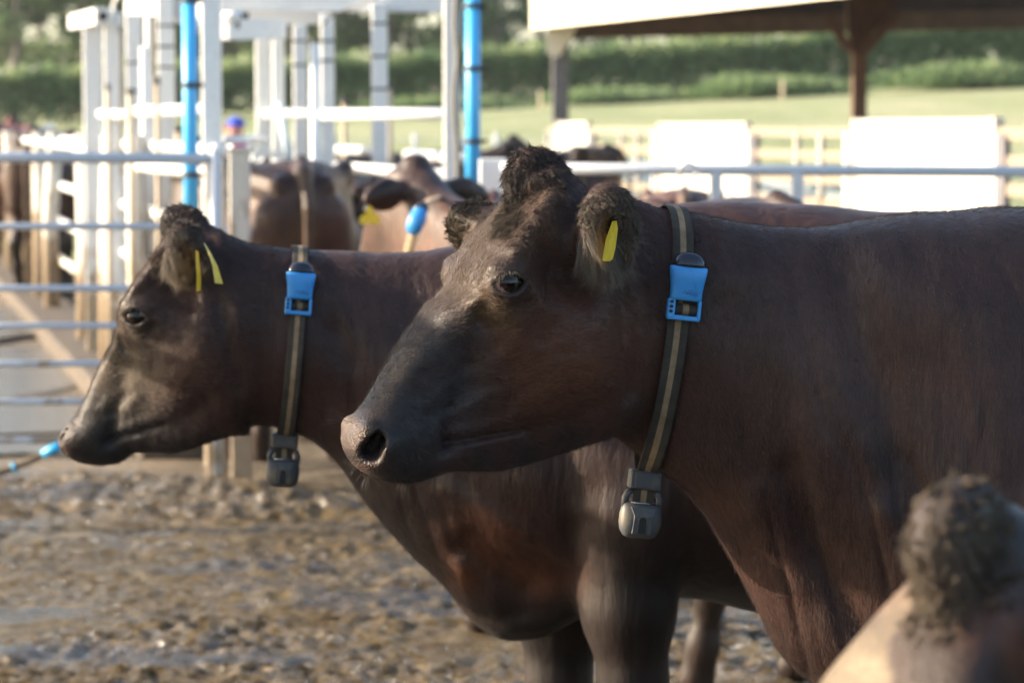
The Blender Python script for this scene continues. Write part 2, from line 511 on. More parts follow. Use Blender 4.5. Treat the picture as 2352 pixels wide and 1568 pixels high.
BROWN = np.array([.0225, .0096, .0070])
def eyeball(name, H, u, v, w, r, look, parent):
    """look: (du,dv) offset of the pale corner"""
    c = H.to_world(u, v, w)
    nu, nv = 40, 28; V = []; Q = []; C = []
    L = H.L * (1 if w > 0 else -1)
    for j in range(nv + 1):
        t = math.pi * j / nv
        for i in range(nu):
            p = 2 * math.pi * i / nu
            l = np.array([math.sin(t) * math.cos(p), math.sin(t) * math.sin(p), math.cos(t)])
            # l in (U, Z, L)
            V.append(c + r * H.sc * (H.U * l[0] + np.array([0, 0, 1.]) * l[1] + L * l[2]))
            a = math.hypot((l[0] - look[0]) / 1.0, (l[1] - look[1]) / .92) if l[2] > 0 else 9
            if a < .50: C.append((.003, .003, .004))
            elif a < .80: C.append((.012, .006, .004))
            elif a < .86: C.append((.01, .006, .005))
            else: C.append((.42, .22, .18))
    for j in range(nv):
        for i in range(nu):
            Q.append((j * nu + i, (j + 1) * nu + i, (j + 1) * nu + (i + 1) % nu, j * nu + (i + 1) % nu))
    o = mesh_obj(name, V, Q, M_EYE, parent)
    color_attr(o, np.array(C))
    return o
def almond(H, u, v, w, a, h, rot, deep):
    """lens shaped prism along the lateral axis, for the lid opening"""
    s = 1 if w > 0 else -1
    Rr = (a * a + h * h) / (2 * h); cr, sr = math.cos(rot), math.sin(rot)
    def fn(X, Y, Z):
        U, V, W = H.loc(X, Y, Z)
        du, dv = U - u, V - v
        x, y = du * cr + dv * sr, -du * sr + dv * cr
        d = np.maximum(np.sqrt(x * x + (y - (h - Rr)) ** 2), np.sqrt(x * x + (y + (h - Rr)) ** 2)) - Rr
        return np.maximum(d, deep - W * s)
    return fn
def uvpts(H, P):   # (px,py,w)->local
    return [H.uv(p[0], p[1], p[2] if len(p) > 2 else 0) for p in P]
def mk_ctrl(H, C):  # (px,py,W,R)
    return [H.uv(c[0], c[1], c[2] * .9) + (c[2], c[3]) for c in C]
def mk_bumps(H, B, w=.07):
    return [(H.uv(b[0][0], b[0][1], w), H.uv(b[1][0], b[1][1], w), b[2], b[3]) for b in B]

# ------------------------------------------------------------------ COW 1 (the near one)
H1 = Frame(at(1420, 700, 4.08), R_(20))
B1 = Frame(at(1420, 700, 4.12), R_(9))
head1_out = uvpts(H1, [(1235, 398), (1180, 452), (1132, 508), (1090, 568), (1062, 620), (1046, 655), (1018, 682), (988, 702), (938, 766), (880, 858), (838, 930),
    (812, 962), (796, 990), (792, 1018), (803, 1052), (828, 1080), (858, 1096), (900, 1104), (950, 1102), (995, 1090), (1032, 1079), (1090, 1079), (1150, 1077), (1210, 1062),
    (1280, 1040), (1340, 1020), (1400, 1000), (1450, 960), (1480, 880), (1490, 780), (1480, 680), (1450, 580), (1400, 500), (1340, 432), (1290, 398)])
head1_ctl = mk_ctrl(H1, [
    (1240, 420, .050, .03), (1300, 440, .055, .04), (1370, 480, .06, .05), (1200, 480, .076, .035), (1270, 520, .082, .04), (1180, 540, .090, .032), (1150, 570, .097, .03), (1250, 580, .086, .04), (1300, 620, .084, .05),
    (1210, 590, .100, .03), (1170, 600, .108, .03), (1115, 620, .100, .03), (1165, 650, .107, .03), (1225, 650, .098, .04), (1180, 705, .097, .035), (1095, 690, .083, .03), (1290, 700, .088, .06), (1080, 740, .074, .03),
    (1010, 740, .056, .03), (1030, 790, .060, .03), (1110, 780, .076, .04), (1180, 790, .088, .05), (960, 820, .050, .028), (1000, 850, .054, .03), (1060, 870, .058, .04), (1130, 880, .066, .05),
    (1200, 880, .078, .06), (890, 910, .046, .026), (930, 930, .050, .03), (990, 950, .050, .035), (860, 950, .05, .03), (835, 990, .055, .024), (815, 1020, .052, .022), (860, 1020, .062, .028), (910, 1010, .062, .035), (960, 1010, .060, .035),
    (850, 1070, .052, .025), (910, 1075, .055, .03), (975, 1070, .048, .028), (1020, 1030, .046, .03), (1060, 1060, .038, .026), (1100, 1020, .044, .03), (1150, 1050, .036, .026), (1200, 1030, .042, .03), (1120, 960, .052, .04), (1200, 970, .060, .04),
    (1250, 900, .084, .06), (1300, 800, .096, .06), (1370, 750, .096, .06), (1380, 850, .092, .06), (1290, 1000, .048, .03), (1330, 950, .070, .045), (1400, 930, .072, .05), (1440, 850, .076, .05), (1440, 700, .080, .05), (1400, 600, .078, .05), (1340, 530, .074, .045)])
head1_bmp = mk_bumps(H1, [((1225, 505), (1160, 565), .011, .010), ((1150, 572), (1095, 640), .010, .009), ((1092, 640), (1080, 700), .009, .007), ((1098, 712), (1100, 735), .012, -.013), ((1180, 570), (1230, 600), .012, .006), ((1120, 720), (1150, 715), .009, .004),
    ((1235, 590), (1300, 660), .022, -.012), ((1120, 760), (1130, 800), .014, -.006), ((1075, 800), (1080, 860), .014, -.004), ((1010, 905), (1090, 860), .006, .0022), ((985, 935), (1020, 915), .006, .002), ((1000, 965), (1100, 890), .008, -.0025),
    ((1140, 900), (1040, 960), .010, .005), ((1048, 945), (1040, 1030), .013, -.013), ((1030, 1024), (1210, 988), .006, -.012), ((1060, 1000), (1180, 968), .010, .003), ((1230, 985), (1360, 930), .018, -.010), ((1300, 760), (1290, 900), .05, .006), ((1120, 745), (1060, 900), .02, -.006), ((1420, 640), (1450, 900), .018, -.010), ((1240, 700), (1340, 700), .02, .004), ((1060, 640), (1110, 600), .01, .002),
    ((1150, 690), (1205, 690), .006, -.004), ((1215, 670), (1225, 700), .006, .003), ((1240, 640), (1250, 690), .008, -.003), ((1330, 590), (1340, 680), .012, -.007), ((880, 985), (930, 975), .012, -.004)])
head1 = Relief(head1_out, head1_ctl, p=2.3, bumps=head1_bmp, step=.003)
def head_features(vol, H, E, nost, near_only=False, rs=1.0):
    eu, ev, ew = E['eye']
    for s in (1, -1):
        r = .0235
        vol.ellip(H.to_world(eu, ev, s * ew), np.array([.0325, .0325, .0325]) * H.sc, None, .010 * H.sc)
        vol.ellip(H.to_world(eu + .004, ev + .021, s * (ew + .010)), np.array([.030, .012, .014]) * H.sc, np.array([H.U, [0, 0, 1], H.L]), .012 * H.sc)
        c = H.to_world(eu, ev, s * ew)
        fn = almond(H, eu, ev + E.get('dv', 0), s * ew, E['a'], E['h'], E['rot'], ew - .004)
        vol.op(fn, c - .05 * H.sc, c + .05 * H.sc, .0025 * H.sc, 'sub')
        # upper and lower lid welts
        for (sg, th, lift) in ((1, .0038, .0035), (-1, .0032, .002)):
            pts = []
            for t in np.linspace(-1, 1, 9):
                x = E['a'] * t * 1.04; y = sg * (E['h'] * (1 - t * t) + .0015)
                cr, sr = math.cos(E['rot']), math.sin(E['rot'])
                du, dv = x * cr - y * sr, x * sr + y * cr + E.get('dv', 0)
                rr2 = max(.0, .0292 ** 2 - du * du - dv * dv)
                pts.append(H.to_world(eu + du, ev + dv, s * (ew + math.sqrt(rr2) + lift * .3)))
            vol.chain(pts, [th * H.sc] * 9, .004 * H.sc)
    for s in (1, -1):
        P = [H.to_world(u, v, s * w) for (u, v, w) in nost['path']]
        # raised rim then cavity
        for (u, v, w, r) in nost['rim']:
            vol.ellip(H.to_world(u, v, s * w), np.array([r, r, r]) * H.sc, None, .014 * H.sc)
        vol.chain(P, [r * H.sc for r in nost['r']], .005 * H.sc, 'sub')
        Pi = [H.to_world(u + .016, v + .008, s * (w - .034)) for (u, v, w) in nost['path']]
        vol.chain([P[1], Pi[1]], [nost['r'][1] * .95 * H.sc, .010 * H.sc], .004, 'sub'); vol.chain([P[2], Pi[2]], [nost['r'][2] * .9 * H.sc, .010 * H.sc], .004, 'sub')
e1 = H1.uv(1166, 650, .100)
E1 = dict(eye=(e1[0], e1[1], .0865), a=.0245, h=.0160, rot=R_(8), dv=0)
def upath(H, P): return [H.uv(p[0], p[1], p[2]) + (p[2],) for p in P]
nost1 = dict(path=upath(H1, [(874, 992, .060), (864, 1018, .057), (848, 1043, .053), (832, 1050, .048)]), r=[.007, .0115, .0160, .0125],
             rim=[H1.uv(x, y, w) + (w, r) for (x, y, w, r) in [(848, 988, .047, .011), (884, 1028, .050, .012)]])

def ear(vol, H, c, r, M, carve, base, k=.012):
    vol.ellip(c, r, M, k)
    for (p, q, ra, rb) in base: vol.capsule(p, q, ra, rb, .02)
    for (p, q, ra, rb) in carve: vol.capsule(p, q, ra, rb, .006, 'sub')

def lattice(seed, n=256): return np.random.default_rng(seed).random((n, n)).astype(np.float32)
def vnoise(x, y, seed):
    L = lattice(seed); n = 256
    i = np.floor(x).astype(int); j = np.floor(y).astype(int); fx = x - i; fy = y - j
    fx = fx * fx * (3 - 2 * fx); fy = fy * fy * (3 - 2 * fy)
    i %= n; j %= n; i1 = (i + 1) % n; j1 = (j + 1) % n
    return (L[i, j] * (1 - fx) + L[i1, j] * fx) * (1 - fy) + (L[i, j1] * (1 - fx) + L[i1, j1] * fx) * fy
def folds(V, Q, H, E, neck, seed, amp=1.0):
    """loose skin: long soft folds down the neck, fine creases round the eye, small unevenness on the face"""
    N_ = vnormals(V, Q)
    if ((V - V.mean(0)) * N_).sum(1).mean() < 0: N_ = -N_
    x, y, z = V.T
    nk = np.clip((x - neck[0]) / .12, 0, 1) * np.clip((neck[1] + .5 - x) / .4, 0, 1) * np.clip((z - .55) / .2, 0, 1)
    warp = .05 * vnoise(x * 3 + 7, z * 3 + 9, seed + 1) + (z - 1.2) * .22
    f = vnoise((x + warp) * 27, z * 3.2 + y * 2, seed); f = 1 - np.abs(f - .5) * 2
    f2 = vnoise((x + warp) * 60, z * 7 + y * 3, seed + 2)
    f3 = vnoise(x * 9 + 3, z * 6 + 3, seed + 5)
    d = amp * nk * (-.0045 * f ** 3 * vnoise(x * 5 + 1, z * 4 + 2, seed + 3) * 1.6 + .0016 * (f2 - .5) + .008 * (f3 - .5))
    u, v, w = H.loc(x, y, z); eu, ev, ew = E['eye']
    hd = np.exp(-((u - eu) ** 2 + (v - ev + .1) ** 2) / .24 ** 2) * (1 - nk)
    d = d + hd * (.0022 * (vnoise(u * 70 + 5, v * 70 + w * 20 + 5, seed + 6) - .5) + .0022 * (vnoise(u * 26 + 5, v * 26 + 5, seed + 7) - .5))
    r = np.hypot((u - eu) / 1.15, v - ev)
    ring = np.exp(-((r - .05) / .020) ** 2) * np.clip((ev + .015 - v) / .02, 0, 1) * (np.abs(w) > .05)
    d = d + ring * .0016 * np.sin(r * 900 + 1.5 * np.sin(u * 60)) * np.clip((u - eu + .02) / .02, 0, 1) * .6
    return V + N_ * d[:, None]
def build_cow1():
    root = empty('cow', (B1.to_world(.75, 0, 0)[0], B1.O[1], 0), 'dark brown collared cow in sharp focus, its head in front of the other collared cow', 'cow')
    xs = graded([(-.30, .32, .0033), (.32, .80, .0062), (.80, 3.2, .018)])
    ys = np.arange(3.64, 5.16, .0046); zs = graded([(-.02, .85, .014), (.85, 1.07, .008), (1.07, 1.55, .0033)])
    vol = Vol(xs, ys, zs)
    q = lambda px, py: B1.uv(px, py, 0)
    out = [q(*p) for p in [(1330, 440), (1400, 447), (1450, 455), (1520, 481), (1600, 491), (1700, 511), (1800, 519), (1900, 514), (2000, 501), (2100, 488), (2200, 481), (2352, 473), (2700, 480), (3300, 500), (3900, 470), (4250, 490), (4450, 600), (4520, 820), (4480, 1100), (4300, 1350),
        (3900, 1480), (3300, 1580), (2700, 1640), (2350, 1650), (2150, 1660), (2020, 1660), (1930, 1620), (1850, 1560), (1790, 1500), (1742, 1420), (1700, 1335), (1655, 1245), (1600, 1160), (1530, 1092), (1460, 1038), (1400, 985), (1350, 880), (1320, 750), (1310, 600)]]
    ctl = [q(c[0], c[1]) + (c[2], c[3]) for c in [(1400, 560, .065, .06), (1380, 800, .075, .08), (1560, 560, .085, .07), (1560, 750, .105, .10), (1500, 980, .06, .07), (1550, 950, .08, .07), (1700, 560, .085, .07), (1700, 800, .125, .12), (1650, 1080, .09, .08), (1720, 1250, .06, .06), (1850, 700, .125, .12), (1850, 1000, .15, .12), (1850, 1300, .10, .08),
        (1900, 545, .095, .045), (2100, 525, .12, .05), (2300, 515, .14, .055), (2550, 540, .17, .07), (2000, 620, .135, .07), (2000, 850, .16, .14), (2050, 1200, .19, .12), (1950, 1500, .12, .08), (2200, 620, .165, .08), (2250, 850, .21, .15), (2350, 1150, .25, .15), (2250, 1500, .20, .12), (2500, 700, .22, .16), (2600, 1100, .32, .2), (3200, 750, .28, .2), (3200, 1100, .38, .25), (3000, 1500, .28, .2), (3900, 700, .28, .16), (3900, 1050, .30, .2), (4350, 800, .22, .12), (4000, 1400, .15, .1)]]
    bm = [(q(*a), q(*b), r, amp) for (a, b, r, amp) in [((1900, 640), (2030, 1180), .032, -.016), ((2120, 700), (2240, 1200), .06, .012), ((2300, 860), (2352, 1200), .03, -.012), ((1640, 700), (1700, 1000), .04, -.006), ((1760, 1060), (1960, 1480), .020, -.016), ((1700, 1120), (1800, 1330), .02, .008), ((1960, 1150), (2060, 1420), .03, .012), ((2060, 1180), (2150, 1480), .02, -.012),
        ((1640, 500), (1640, 640), .03, .005), ((1800, 560), (2050, 560), .03, -.006)]]
    body = Relief(out, ctl, p=2.0, bumps=bm, step=.006)
    vol.relief(body, B1, .02)
    vol.relief(head1, H1, .035)
    head_features(vol, H1, E1, nost1)
    Pw = lambda px, py, w: H1.to_world(*H1.uv(px, py, w), w)
    # poll with its mound of hair
    vol.chain([Pw(1178, 452, .02), Pw(1186, 408, .015), Pw(1208, 378, .01), Pw(1240, 375, .0), Pw(1268, 398, .0), Pw(1282, 430, 0)], [.012, .016, .018, .019, .019, .022], .014)
    vol.chain([Pw(1225, 420, .035), Pw(1262, 418, .036), Pw(1275, 460, .05)], [.014, .018, .012], .014)
    # small horn scar fold in front of the poll
    vol.chain([Pw(1270, 450, .06), Pw(1235, 500, .078), Pw(1200, 540, .088)], [.012, .011, .008], .010)
    # near ear, folded and seen into
    M = np.array([H1.U, [0, 0, 1], H1.L])
    cr = M.copy()
    vol.capsule(Pw(1350, 560, .07), Pw(1375, 540, .10), .034, .030, .02)
    vol.ellip(Pw(1392, 492, .112), [.0355, .043, .030], M, .010)
    vol.ellip(Pw(1368, 540, .116), [.024, .040, .020], M, .012)
    vol.chain([Pw(1420, 462, .112), Pw(1441, 520, .114), Pw(1436, 588, .110)], [.018, .0150, .009], .006)
    vol.chain([Pw(1392, 492, .150), Pw(1406, 530, .142), Pw(1417, 580, .132)], [.011, .0165, .013], .004, 'sub'); vol.capsule(Pw(1404, 510, .15), Pw(1404, 515, .105), .013, .011, .004, 'sub'); vol.capsule(Pw(1413, 560, .15), Pw(1411, 560, .105), .014, .011, .004, 'sub')
    vol.chain([Pw(1385, 505, .150), Pw(1402, 540, .145)], [.006, .012], .005, 'sub')
    # far ear
    vol.capsule(Pw(1135, 510, -.09), Pw(1090, 515, -.125), .026, .030, .02)
    vol.ellip(Pw(1079, 508, -.135), [.034, .028, .020], M, .012)
    vol.ellip(Pw(1064, 530, -.135), [.020, .030, .018], M, .010)
    # legs
    zc = 0
    for (u, w) in ((.62, .17), (.55, -.17)):
        vol.chain([B1.to_world(u, -.35 - 0 * u, w * .9), B1.to_world(u, -.62, w), B1.to_world(u + .01, -.95, w)] + [np.array([*B1.to_world(u + .01, 0, w)[:2], z]) for z in (.36, .12)], [.13, .085, .055, .045, .045], .05)
        p = B1.to_world(u - .02, 0, w); vol.capsule([p[0], p[1], .06], [p[0] - .03, p[1], .035], .05, .052, .03)
    for (u, w) in ((1.72, .17), (1.80, -.17)):
        vol.chain([B1.to_world(u, -.25, w), B1.to_world(u - .02, -.5, w)] + [np.array([*B1.to_world(u + a, 0, w)[:2], z]) for a, z in ((.10, .52), (.05, .3), (.03, .12))], [.18, .12, .06, .045, .045], .06)
        p = B1.to_world(u, 0, w); vol.capsule([p[0], p[1], .06], [p[0] - .03, p[1], .035], .05, .052, .03)
    V, Q = vol.mesh(2)
    V = folds(V, Q, H1, E1, (.27, .9), 5)
    o = mesh_np('body', V, Q, M_COAT, root)
    NV = vnormals(V, Q)
    if ((V - V.mean(0)) * NV).sum(1).mean() < 0: NV = -NV; o.data.flip_normals(); Q = Q[:, ::-1]
    u, v, w = H1.loc(V[:, 0], V[:, 1], V[:, 2])
    C = np.tile(BROWN, (len(V), 1)); S = np.zeros(len(V))
    def blend(wt, c):
        nonlocal C
        wt = np.clip(wt, 0, 1)[:, None]; C = C * (1 - wt) + np.array(c) * wt
    def g(px, py, r, ww=.08): return np.exp(-(((u - H1.uv(px, py, ww)[0]) ** 2 + (v - H1.uv(px, py, ww)[1]) ** 2) / (r * r)))
    # pigment: black nose, grey dusty forehead; rust cheek, partly painted bounce light
    blend(.95 * g(1320, 830, .085), (.060, .0215, .0095))
    blend(.6 * g(1200, 870, .07), (.045, .018, .009))
    blend(.6 * g(1440, 760, .06), (.040, .018, .011))
    blend(.9 * np.maximum(g(960, 960, .08), g(930, 1030, .07)), (.0125, .0125, .0145))
    blend(.9 * np.maximum(g(1010, 800, .06), g(1050, 900, .05)), (.016, .0155, .018))
    blend(.7 * np.maximum.reduce([g(1070, 640, .04), g(1110, 560, .04), g(1160, 510, .04)]), (.050, .037, .026))
    blend(.6 * np.maximum(g(1110, 715, .022), g(1150, 730, .02)), (.060, .040, .020))
    blend(.8 * g(1245, 515, .022), (.070, .036, .022)); blend(.5 * g(1250, 440, .03), (.06, .042, .028))
    blend(.95 * g(1166, 652, .024), (.010, .009, .009))
    mz = np.exp(-((u - H1.uv(800, 1020, 0)[0]) / .026) ** 2) * np.exp(-((v - H1.uv(800, 1030, 0)[1]) / .055) ** 2)
    mzz = np.clip(mz * 1.7, 0, 1); blend(mzz, (.048, .033, .029)); S = np.maximum(S, mzz)
    blend(.6 * g(835, 970, .018, .03), (.09, .062, .035))
    cav = np.max([np.exp(-((u - p[0]) ** 2 + (v - p[1]) ** 2) / .012 ** 2) for p in nost1['path']], 0) * (np.abs(w) < .056); blend(cav, (.012, .009, .009)); S = np.maximum(S, .7 * cav)
    blend(.95 * np.exp(-(((V - Pw(1406, 530, .118)) / .02) ** 2).sum(1)), (.008, .007, .006))
    top = np.exp(-((V[:, 2] - 1.40) / .05) ** 2) * (V[:, 0] > .30); blend(.5 * top, (.02, .016, .015))
    blend(.55 * np.exp(-(((V[:, 0] - .42) ** 2 + (V[:, 2] - 1.2) ** 2) / .16 ** 2)), (.040, .022, .016))
    blend(.55 * np.clip((1.0 - V[:, 2]) / .35, 0, 1), (.0105, .0080, .0075))  # lower flank darker towards the ground: shade painted into the coat
    blend(.75 * np.maximum.reduce([g(1100, 1065, .03, .03), g(1200, 1050, .035, .03), g(1300, 1010, .03, .04), g(950, 1085, .035, .03)]), (.0085, .0075, .0075))  # underside of jaw and throat: shade painted in, next line too
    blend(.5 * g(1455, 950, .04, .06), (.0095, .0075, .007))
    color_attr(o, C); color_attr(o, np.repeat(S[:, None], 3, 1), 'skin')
    eyeball('eye', H1, E1['eye'][0], E1['eye'][1], E1['eye'][2], .0268, (.22, .24), root)
    eyeball('eye', H1, E1['eye'][0], E1['eye'][1], -E1['eye'][2], .0268, (-.10, .12), root)
    return dict(root=root, body=o, V=V, Q=Q, NV=NV, C=C, Pw=Pw, g=g, uvw=(u, v, w), tree=BVHTree.FromPolygons(V.tolist(), Q.tolist()))
c1 = build_cow1()
# ------------------------------------------------------------------ COW 2 (behind, its head to the left)
H2 = Frame(at(560, 760, 5.2), R_(-14))
B2 = Frame(at(560, 760, 5.22), R_(7))
cor1 = [(794, 1005, 0), (1235, 398, 0), (1046, 655, 0), (950, 1102, 0), (1032, 1079, 0), (1150, 1077, 0), (1280, 1040, 0), (1400, 1000, 0), (1480, 780, 0), (1166, 650, .10), (1340, 432, 0), (880, 858, 0), (1370, 560, .09)]
cor2 = [(147, 1005, 0), (425, 512, 0), (291, 735, 0), (230, 1067, 0), (285, 1058, 0), (390, 1038, 0), (463, 1020, 0), (575, 970, 0), (625, 780, 0), (315, 728, .10), (500, 545, 0), (212, 880, 0), (437, 600, .09)]
K1 = np.array(uvpts(H1, cor1)); K2 = np.array(uvpts(H2, cor2))
def warp12(u, v):
    U = np.atleast_1d(np.array(u, float)); Vv = np.atleast_1d(np.array(v, float))
    a = rbf(K1, K2[:, 0], U, Vv, eps=.0001); b = rbf(K1, K2[:, 1], U, Vv, eps=.0001)
    return a, b
def W12(p): a, b = warp12(p[0], p[1]); return (float(a[0]), float(b[0]))
head2_out = uvpts(H2, [(430, 508), (395, 535), (362, 590), (332, 640), (310, 680), (298, 715), (290, 746), (268, 786), (238, 835), (214, 888), (189, 938), (168, 966), (152, 986), (146, 1006), (151, 1030), (170, 1050), (195, 1061), (245, 1066), (276, 1060),
    (303, 1040), (347, 1036), (400, 1038), (463, 1020), (520, 1002), (556, 992), (600, 930), (622, 860), (628, 780), (610, 690), (570, 610), (525, 560), (480, 525)])
head2_ctl = [W12(c) + (c[2], c[3]) for c in head1_ctl]
head2_bmp = [(W12(b[0]), W12(b[1]), b[2], b[3] * .8) for b in head1_bmp]
head2 = Relief(head2_out, head2_ctl, p=2.3, bumps=head2_bmp, step=.003)
e2 = H2.uv(314, 727, .100)
E2 = dict(eye=(e2[0], e2[1], .0865), a=.0235, h=.0160, rot=R_(-4), dv=0)
nost2 = dict(path=upath(H2, [(160, 990, .040), (155, 1008, .042), (160, 1026, .040), (166, 1034, .036)]), r=[.007, .0115, .0105, .007],
             rim=[H2.uv(x, y, w) + (w, r) for (x, y, w, r) in [(170, 980, .034, .010), (180, 1010, .044, .011)]])
def coat_tint(V, frame, Gs, nost, mz, Sz=None):
    pass
def paint(o, V, H, feats, nost, muzzle, extra=None, base=BROWN):
    u, v, w = H.loc(V[:, 0], V[:, 1], V[:, 2])
    C = np.tile(base, (len(V), 1)); S = np.zeros(len(V))
    for (uv, r, amt, col) in feats:
        wt = np.clip(amt * np.exp(-((u - uv[0]) ** 2 + (v - uv[1]) ** 2) / (r * r)), 0, 1)[:, None]
        C = C * (1 - wt) + np.array(col) * wt
    mu, mv = muzzle
    mz = np.exp(-((u - mu) / .026) ** 2) * np.exp(-((v - mv) / .055) ** 2)
    m = np.clip(mz * 1.8, 0, 1)[:, None]; C = C * (1 - m) + np.array((.045, .032, .028)) * m; S = np.maximum(S, m[:, 0])
    if nost:
        cav = (np.max([np.exp(-((u - p[0]) ** 2 + (v - p[1]) ** 2) / .012 ** 2) for p in nost['path']], 0) * (np.abs(w) < nost['path'][1][2]))[:, None]
        C = C * (1 - cav) + np.array((.012, .009, .009)) * cav; S = np.maximum(S, .7 * cav[:, 0])
    if extra: C = extra(C, V)
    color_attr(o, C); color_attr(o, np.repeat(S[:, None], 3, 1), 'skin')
    return C
def hooves(vol, B, legs, kk=.05):
    for (u, w, vtop, back) in legs:
        p = B.to_world(u, 0, w)
        if not back:
            vol.chain([B.to_world(u, vtop, w * .85), B.to_world(u, vtop - .28, w), np.array([p[0], p[1], .66]), np.array([p[0] - .01, p[1], .46]), np.array([p[0] - .01, p[1], .36]), np.array([p[0], p[1], .14])], [.12, .078, .058, .050, .040, .036], kk)
        else:
            vol.chain([B.to_world(u, vtop, w * .85), B.to_world(u - .02, vtop - .3, w), np.array([p[0] + .10, p[1], .54]), np.array([p[0] + .06, p[1], .32]), np.array([p[0] + .03, p[1], .14])], [.17, .11, .055, .040, .038], kk)
        vol.capsule([p[0], p[1], .12], [p[0] - .035, p[1], .045], .042, .052, .03)
def build_cow2():
    root = empty('cow', (B2.to_world(1.1, 0, 0)[0], B2.O[1], 0), 'dark brown collared cow behind the sharp one, its muzzle farthest left over the rope', 'cow')
    xs = graded([(-.87, -.44, .0036), (-.44, .45, .0068), (.45, 2.0, .018)])
    ys = np.arange(4.80, 5.98, .0052); zs = graded([(-.02, .80, .012), (.80, .92, .008), (.92, 1.43, .0036)])
    vol = Vol(xs, ys, zs)
    q = lambda px, py: B2.uv(px, py, 0)
    out = [q(*p) for p in [(490, 545), (520, 550), (560, 557), (600, 562), (670, 572), (740, 573), (850, 578), (940, 577), (1010, 571), (1100, 550), (1200, 525), (1350, 490), (1480, 475), (1600, 463), (1700, 461), (1800, 468), (1900, 471), (2050, 486), (2300, 485), (2700, 490), (3000, 520), (3080, 620), (3090, 820), (3040, 1020),
        (2900, 1220), (2600, 1400), (2300, 1450), (2000, 1440), (1740, 1402), (1620, 1374), (1530, 1367), (1420, 1395), (1330, 1415), (1260, 1452), (1200, 1467), (1150, 1465), (1100, 1440), (1060, 1400), (1020, 1345), (960, 1290), (900, 1225), (850, 1170), (800, 1100), (760, 1050), (700, 1003), (640, 982), (590, 965), (530, 900), (500, 760), (480, 640)]]
    ctl = [q(c[0], c[1]) + (c[2], c[3]) for c in [(540, 640, .07, .06), (560, 850, .075, .08), (670, 660, .09, .08), (670, 850, .10, .09), (700, 970, .06, .05), (800, 650, .09, .08), (800, 850, .12, .10), (850, 1080, .09, .07), (960, 700, .11, .1), (960, 950, .15, .11), (1000, 1200, .13, .09), (1130, 800, .16, .12), (1130, 1100, .20, .12), (1120, 1350, .12, .07), (1240, 1300, .15, .08), (1300, 600, .14, .13), (1350, 900, .23, .14), (1400, 1200, .25, .12),
        (1600, 600, .15, .15), (1600, 900, .28, .18), (1650, 1250, .24, .12), (2000, 600, .20, .15), (2000, 1000, .34, .2), (2000, 1350, .25, .12), (2500, 600, .25, .14), (2500, 1000, .36, .2), (2900, 650, .24, .12), (2900, 900, .24, .12), (2600, 1300, .18, .1)]]
    bm = [(q(*a), q(*b), r, amp) for (a, b, r, amp) in [((1060, 1230), (1180, 1330), .03, -.02), ((1300, 1180), (1360, 1400), .028, -.028), ((1100, 1400), (1300, 1370), .02, -.012), ((1420, 1150), (1440, 1350), .06, .02), ((1530, 1240), (1570, 1400), .03, -.02), ((1040, 1280), (1060, 1380), .02, .012), ((1000, 1100), (1290, 1250), .02, .010), ((760, 760), (860, 1000), .03, -.008), ((690, 640), (800, 820), .02, -.004), ((1180, 700), (1280, 1100), .04, -.012)]]
    vol.relief(Relief(out, ctl, p=2.0, bumps=bm, step=.006), B2, .02)
    vol.relief(head2, H2, .035)
    head_features(vol, H2, E2, nost2)
    Pw = lambda px, py, w: H2.to_world(*H2.uv(px, py, w), w)
    # flews under the jaw
    vol.capsule(Pw(552, 975, .01), Pw(560, 988, .01), .012, .010, .012)
    # poll mound
    vol.chain([Pw(392, 520, .0), Pw(400, 503, .0), Pw(418, 497, .0), Pw(440, 505, 0), Pw(458, 530, 0)], [.018, .019, .018, .018, .02], .014)
    M = np.array([H2.U, [0, 0, 1], H2.L])
    vol.capsule(Pw(440, 590, .07), Pw(436, 575, .10), .030, .026, .02)
    vol.ellip(Pw(422, 545, .115), [.0285, .031, .026], M, .010)
    vol.chain([Pw(446, 535, .115), Pw(457, 570, .115), Pw(470, 610, .112), Pw(476, 636, .108)], [.014, .012, .010, .006], .007)
    vol.ellip(Pw(405, 585, .108), [.020, .030, .016], M, .012)
    vol.chain([Pw(424, 548, .152), Pw(430, 565, .150), Pw(438, 590, .142)], [.007, .012, .010], .006, 'sub')
    vol.chain([Pw(441, 600, .142), Pw(452, 632, .136)], [.008, .007], .006, 'sub')
    # far ear, mostly behind the head
    vol.capsule(Pw(440, 560, -.07), Pw(440, 540, -.11), .026, .028, .02)
    vol.ellip(Pw(440, 530, -.14), [.03, .035, .022], M, .012)
    # legs: near fore leg, far fore leg, hind legs
    fl = lambda pts, w: [B2.to_world(*B2.uv(a, b, w), w) for a, b in pts]
    for (w, dx) in ((.17, 0), (-.15, -172)):
        P = fl([(1440 + dx * .6, 1200), (1443 + dx * .9, 1400), (1455 + dx, 1568), (1462 + dx, 1760), (1466 + dx, 1850)], w)
        g = B2.to_world(*B2.uv(1466 + dx, 1900, w), w)
        P += [np.array([g[0], g[1], .14])]
        vol.chain(P, [.10, .082, .058, .050, .042, .036], .035)
        vol.capsule([g[0], g[1], .12], [g[0] - .035, g[1], .045], .042, .052, .03)
    hooves(vol, B2, [(1.72, .17, -.30, 1), (1.80, -.17, -.30, 1)])
    V, Q = vol.mesh(2)
    V = folds(V, Q, H2, E2, (-.43, .5), 50, .4)
    o = mesh_np('body', V, Q, M_COAT, root)
    NV = vnormals(V, Q)
    if ((V - V.mean(0)) * NV).sum(1).mean() < 0: NV = -NV; o.data.flip_normals(); Q = Q[:, ::-1]
    hu = lambda x, y, w=.07: H2.uv(x, y, w)
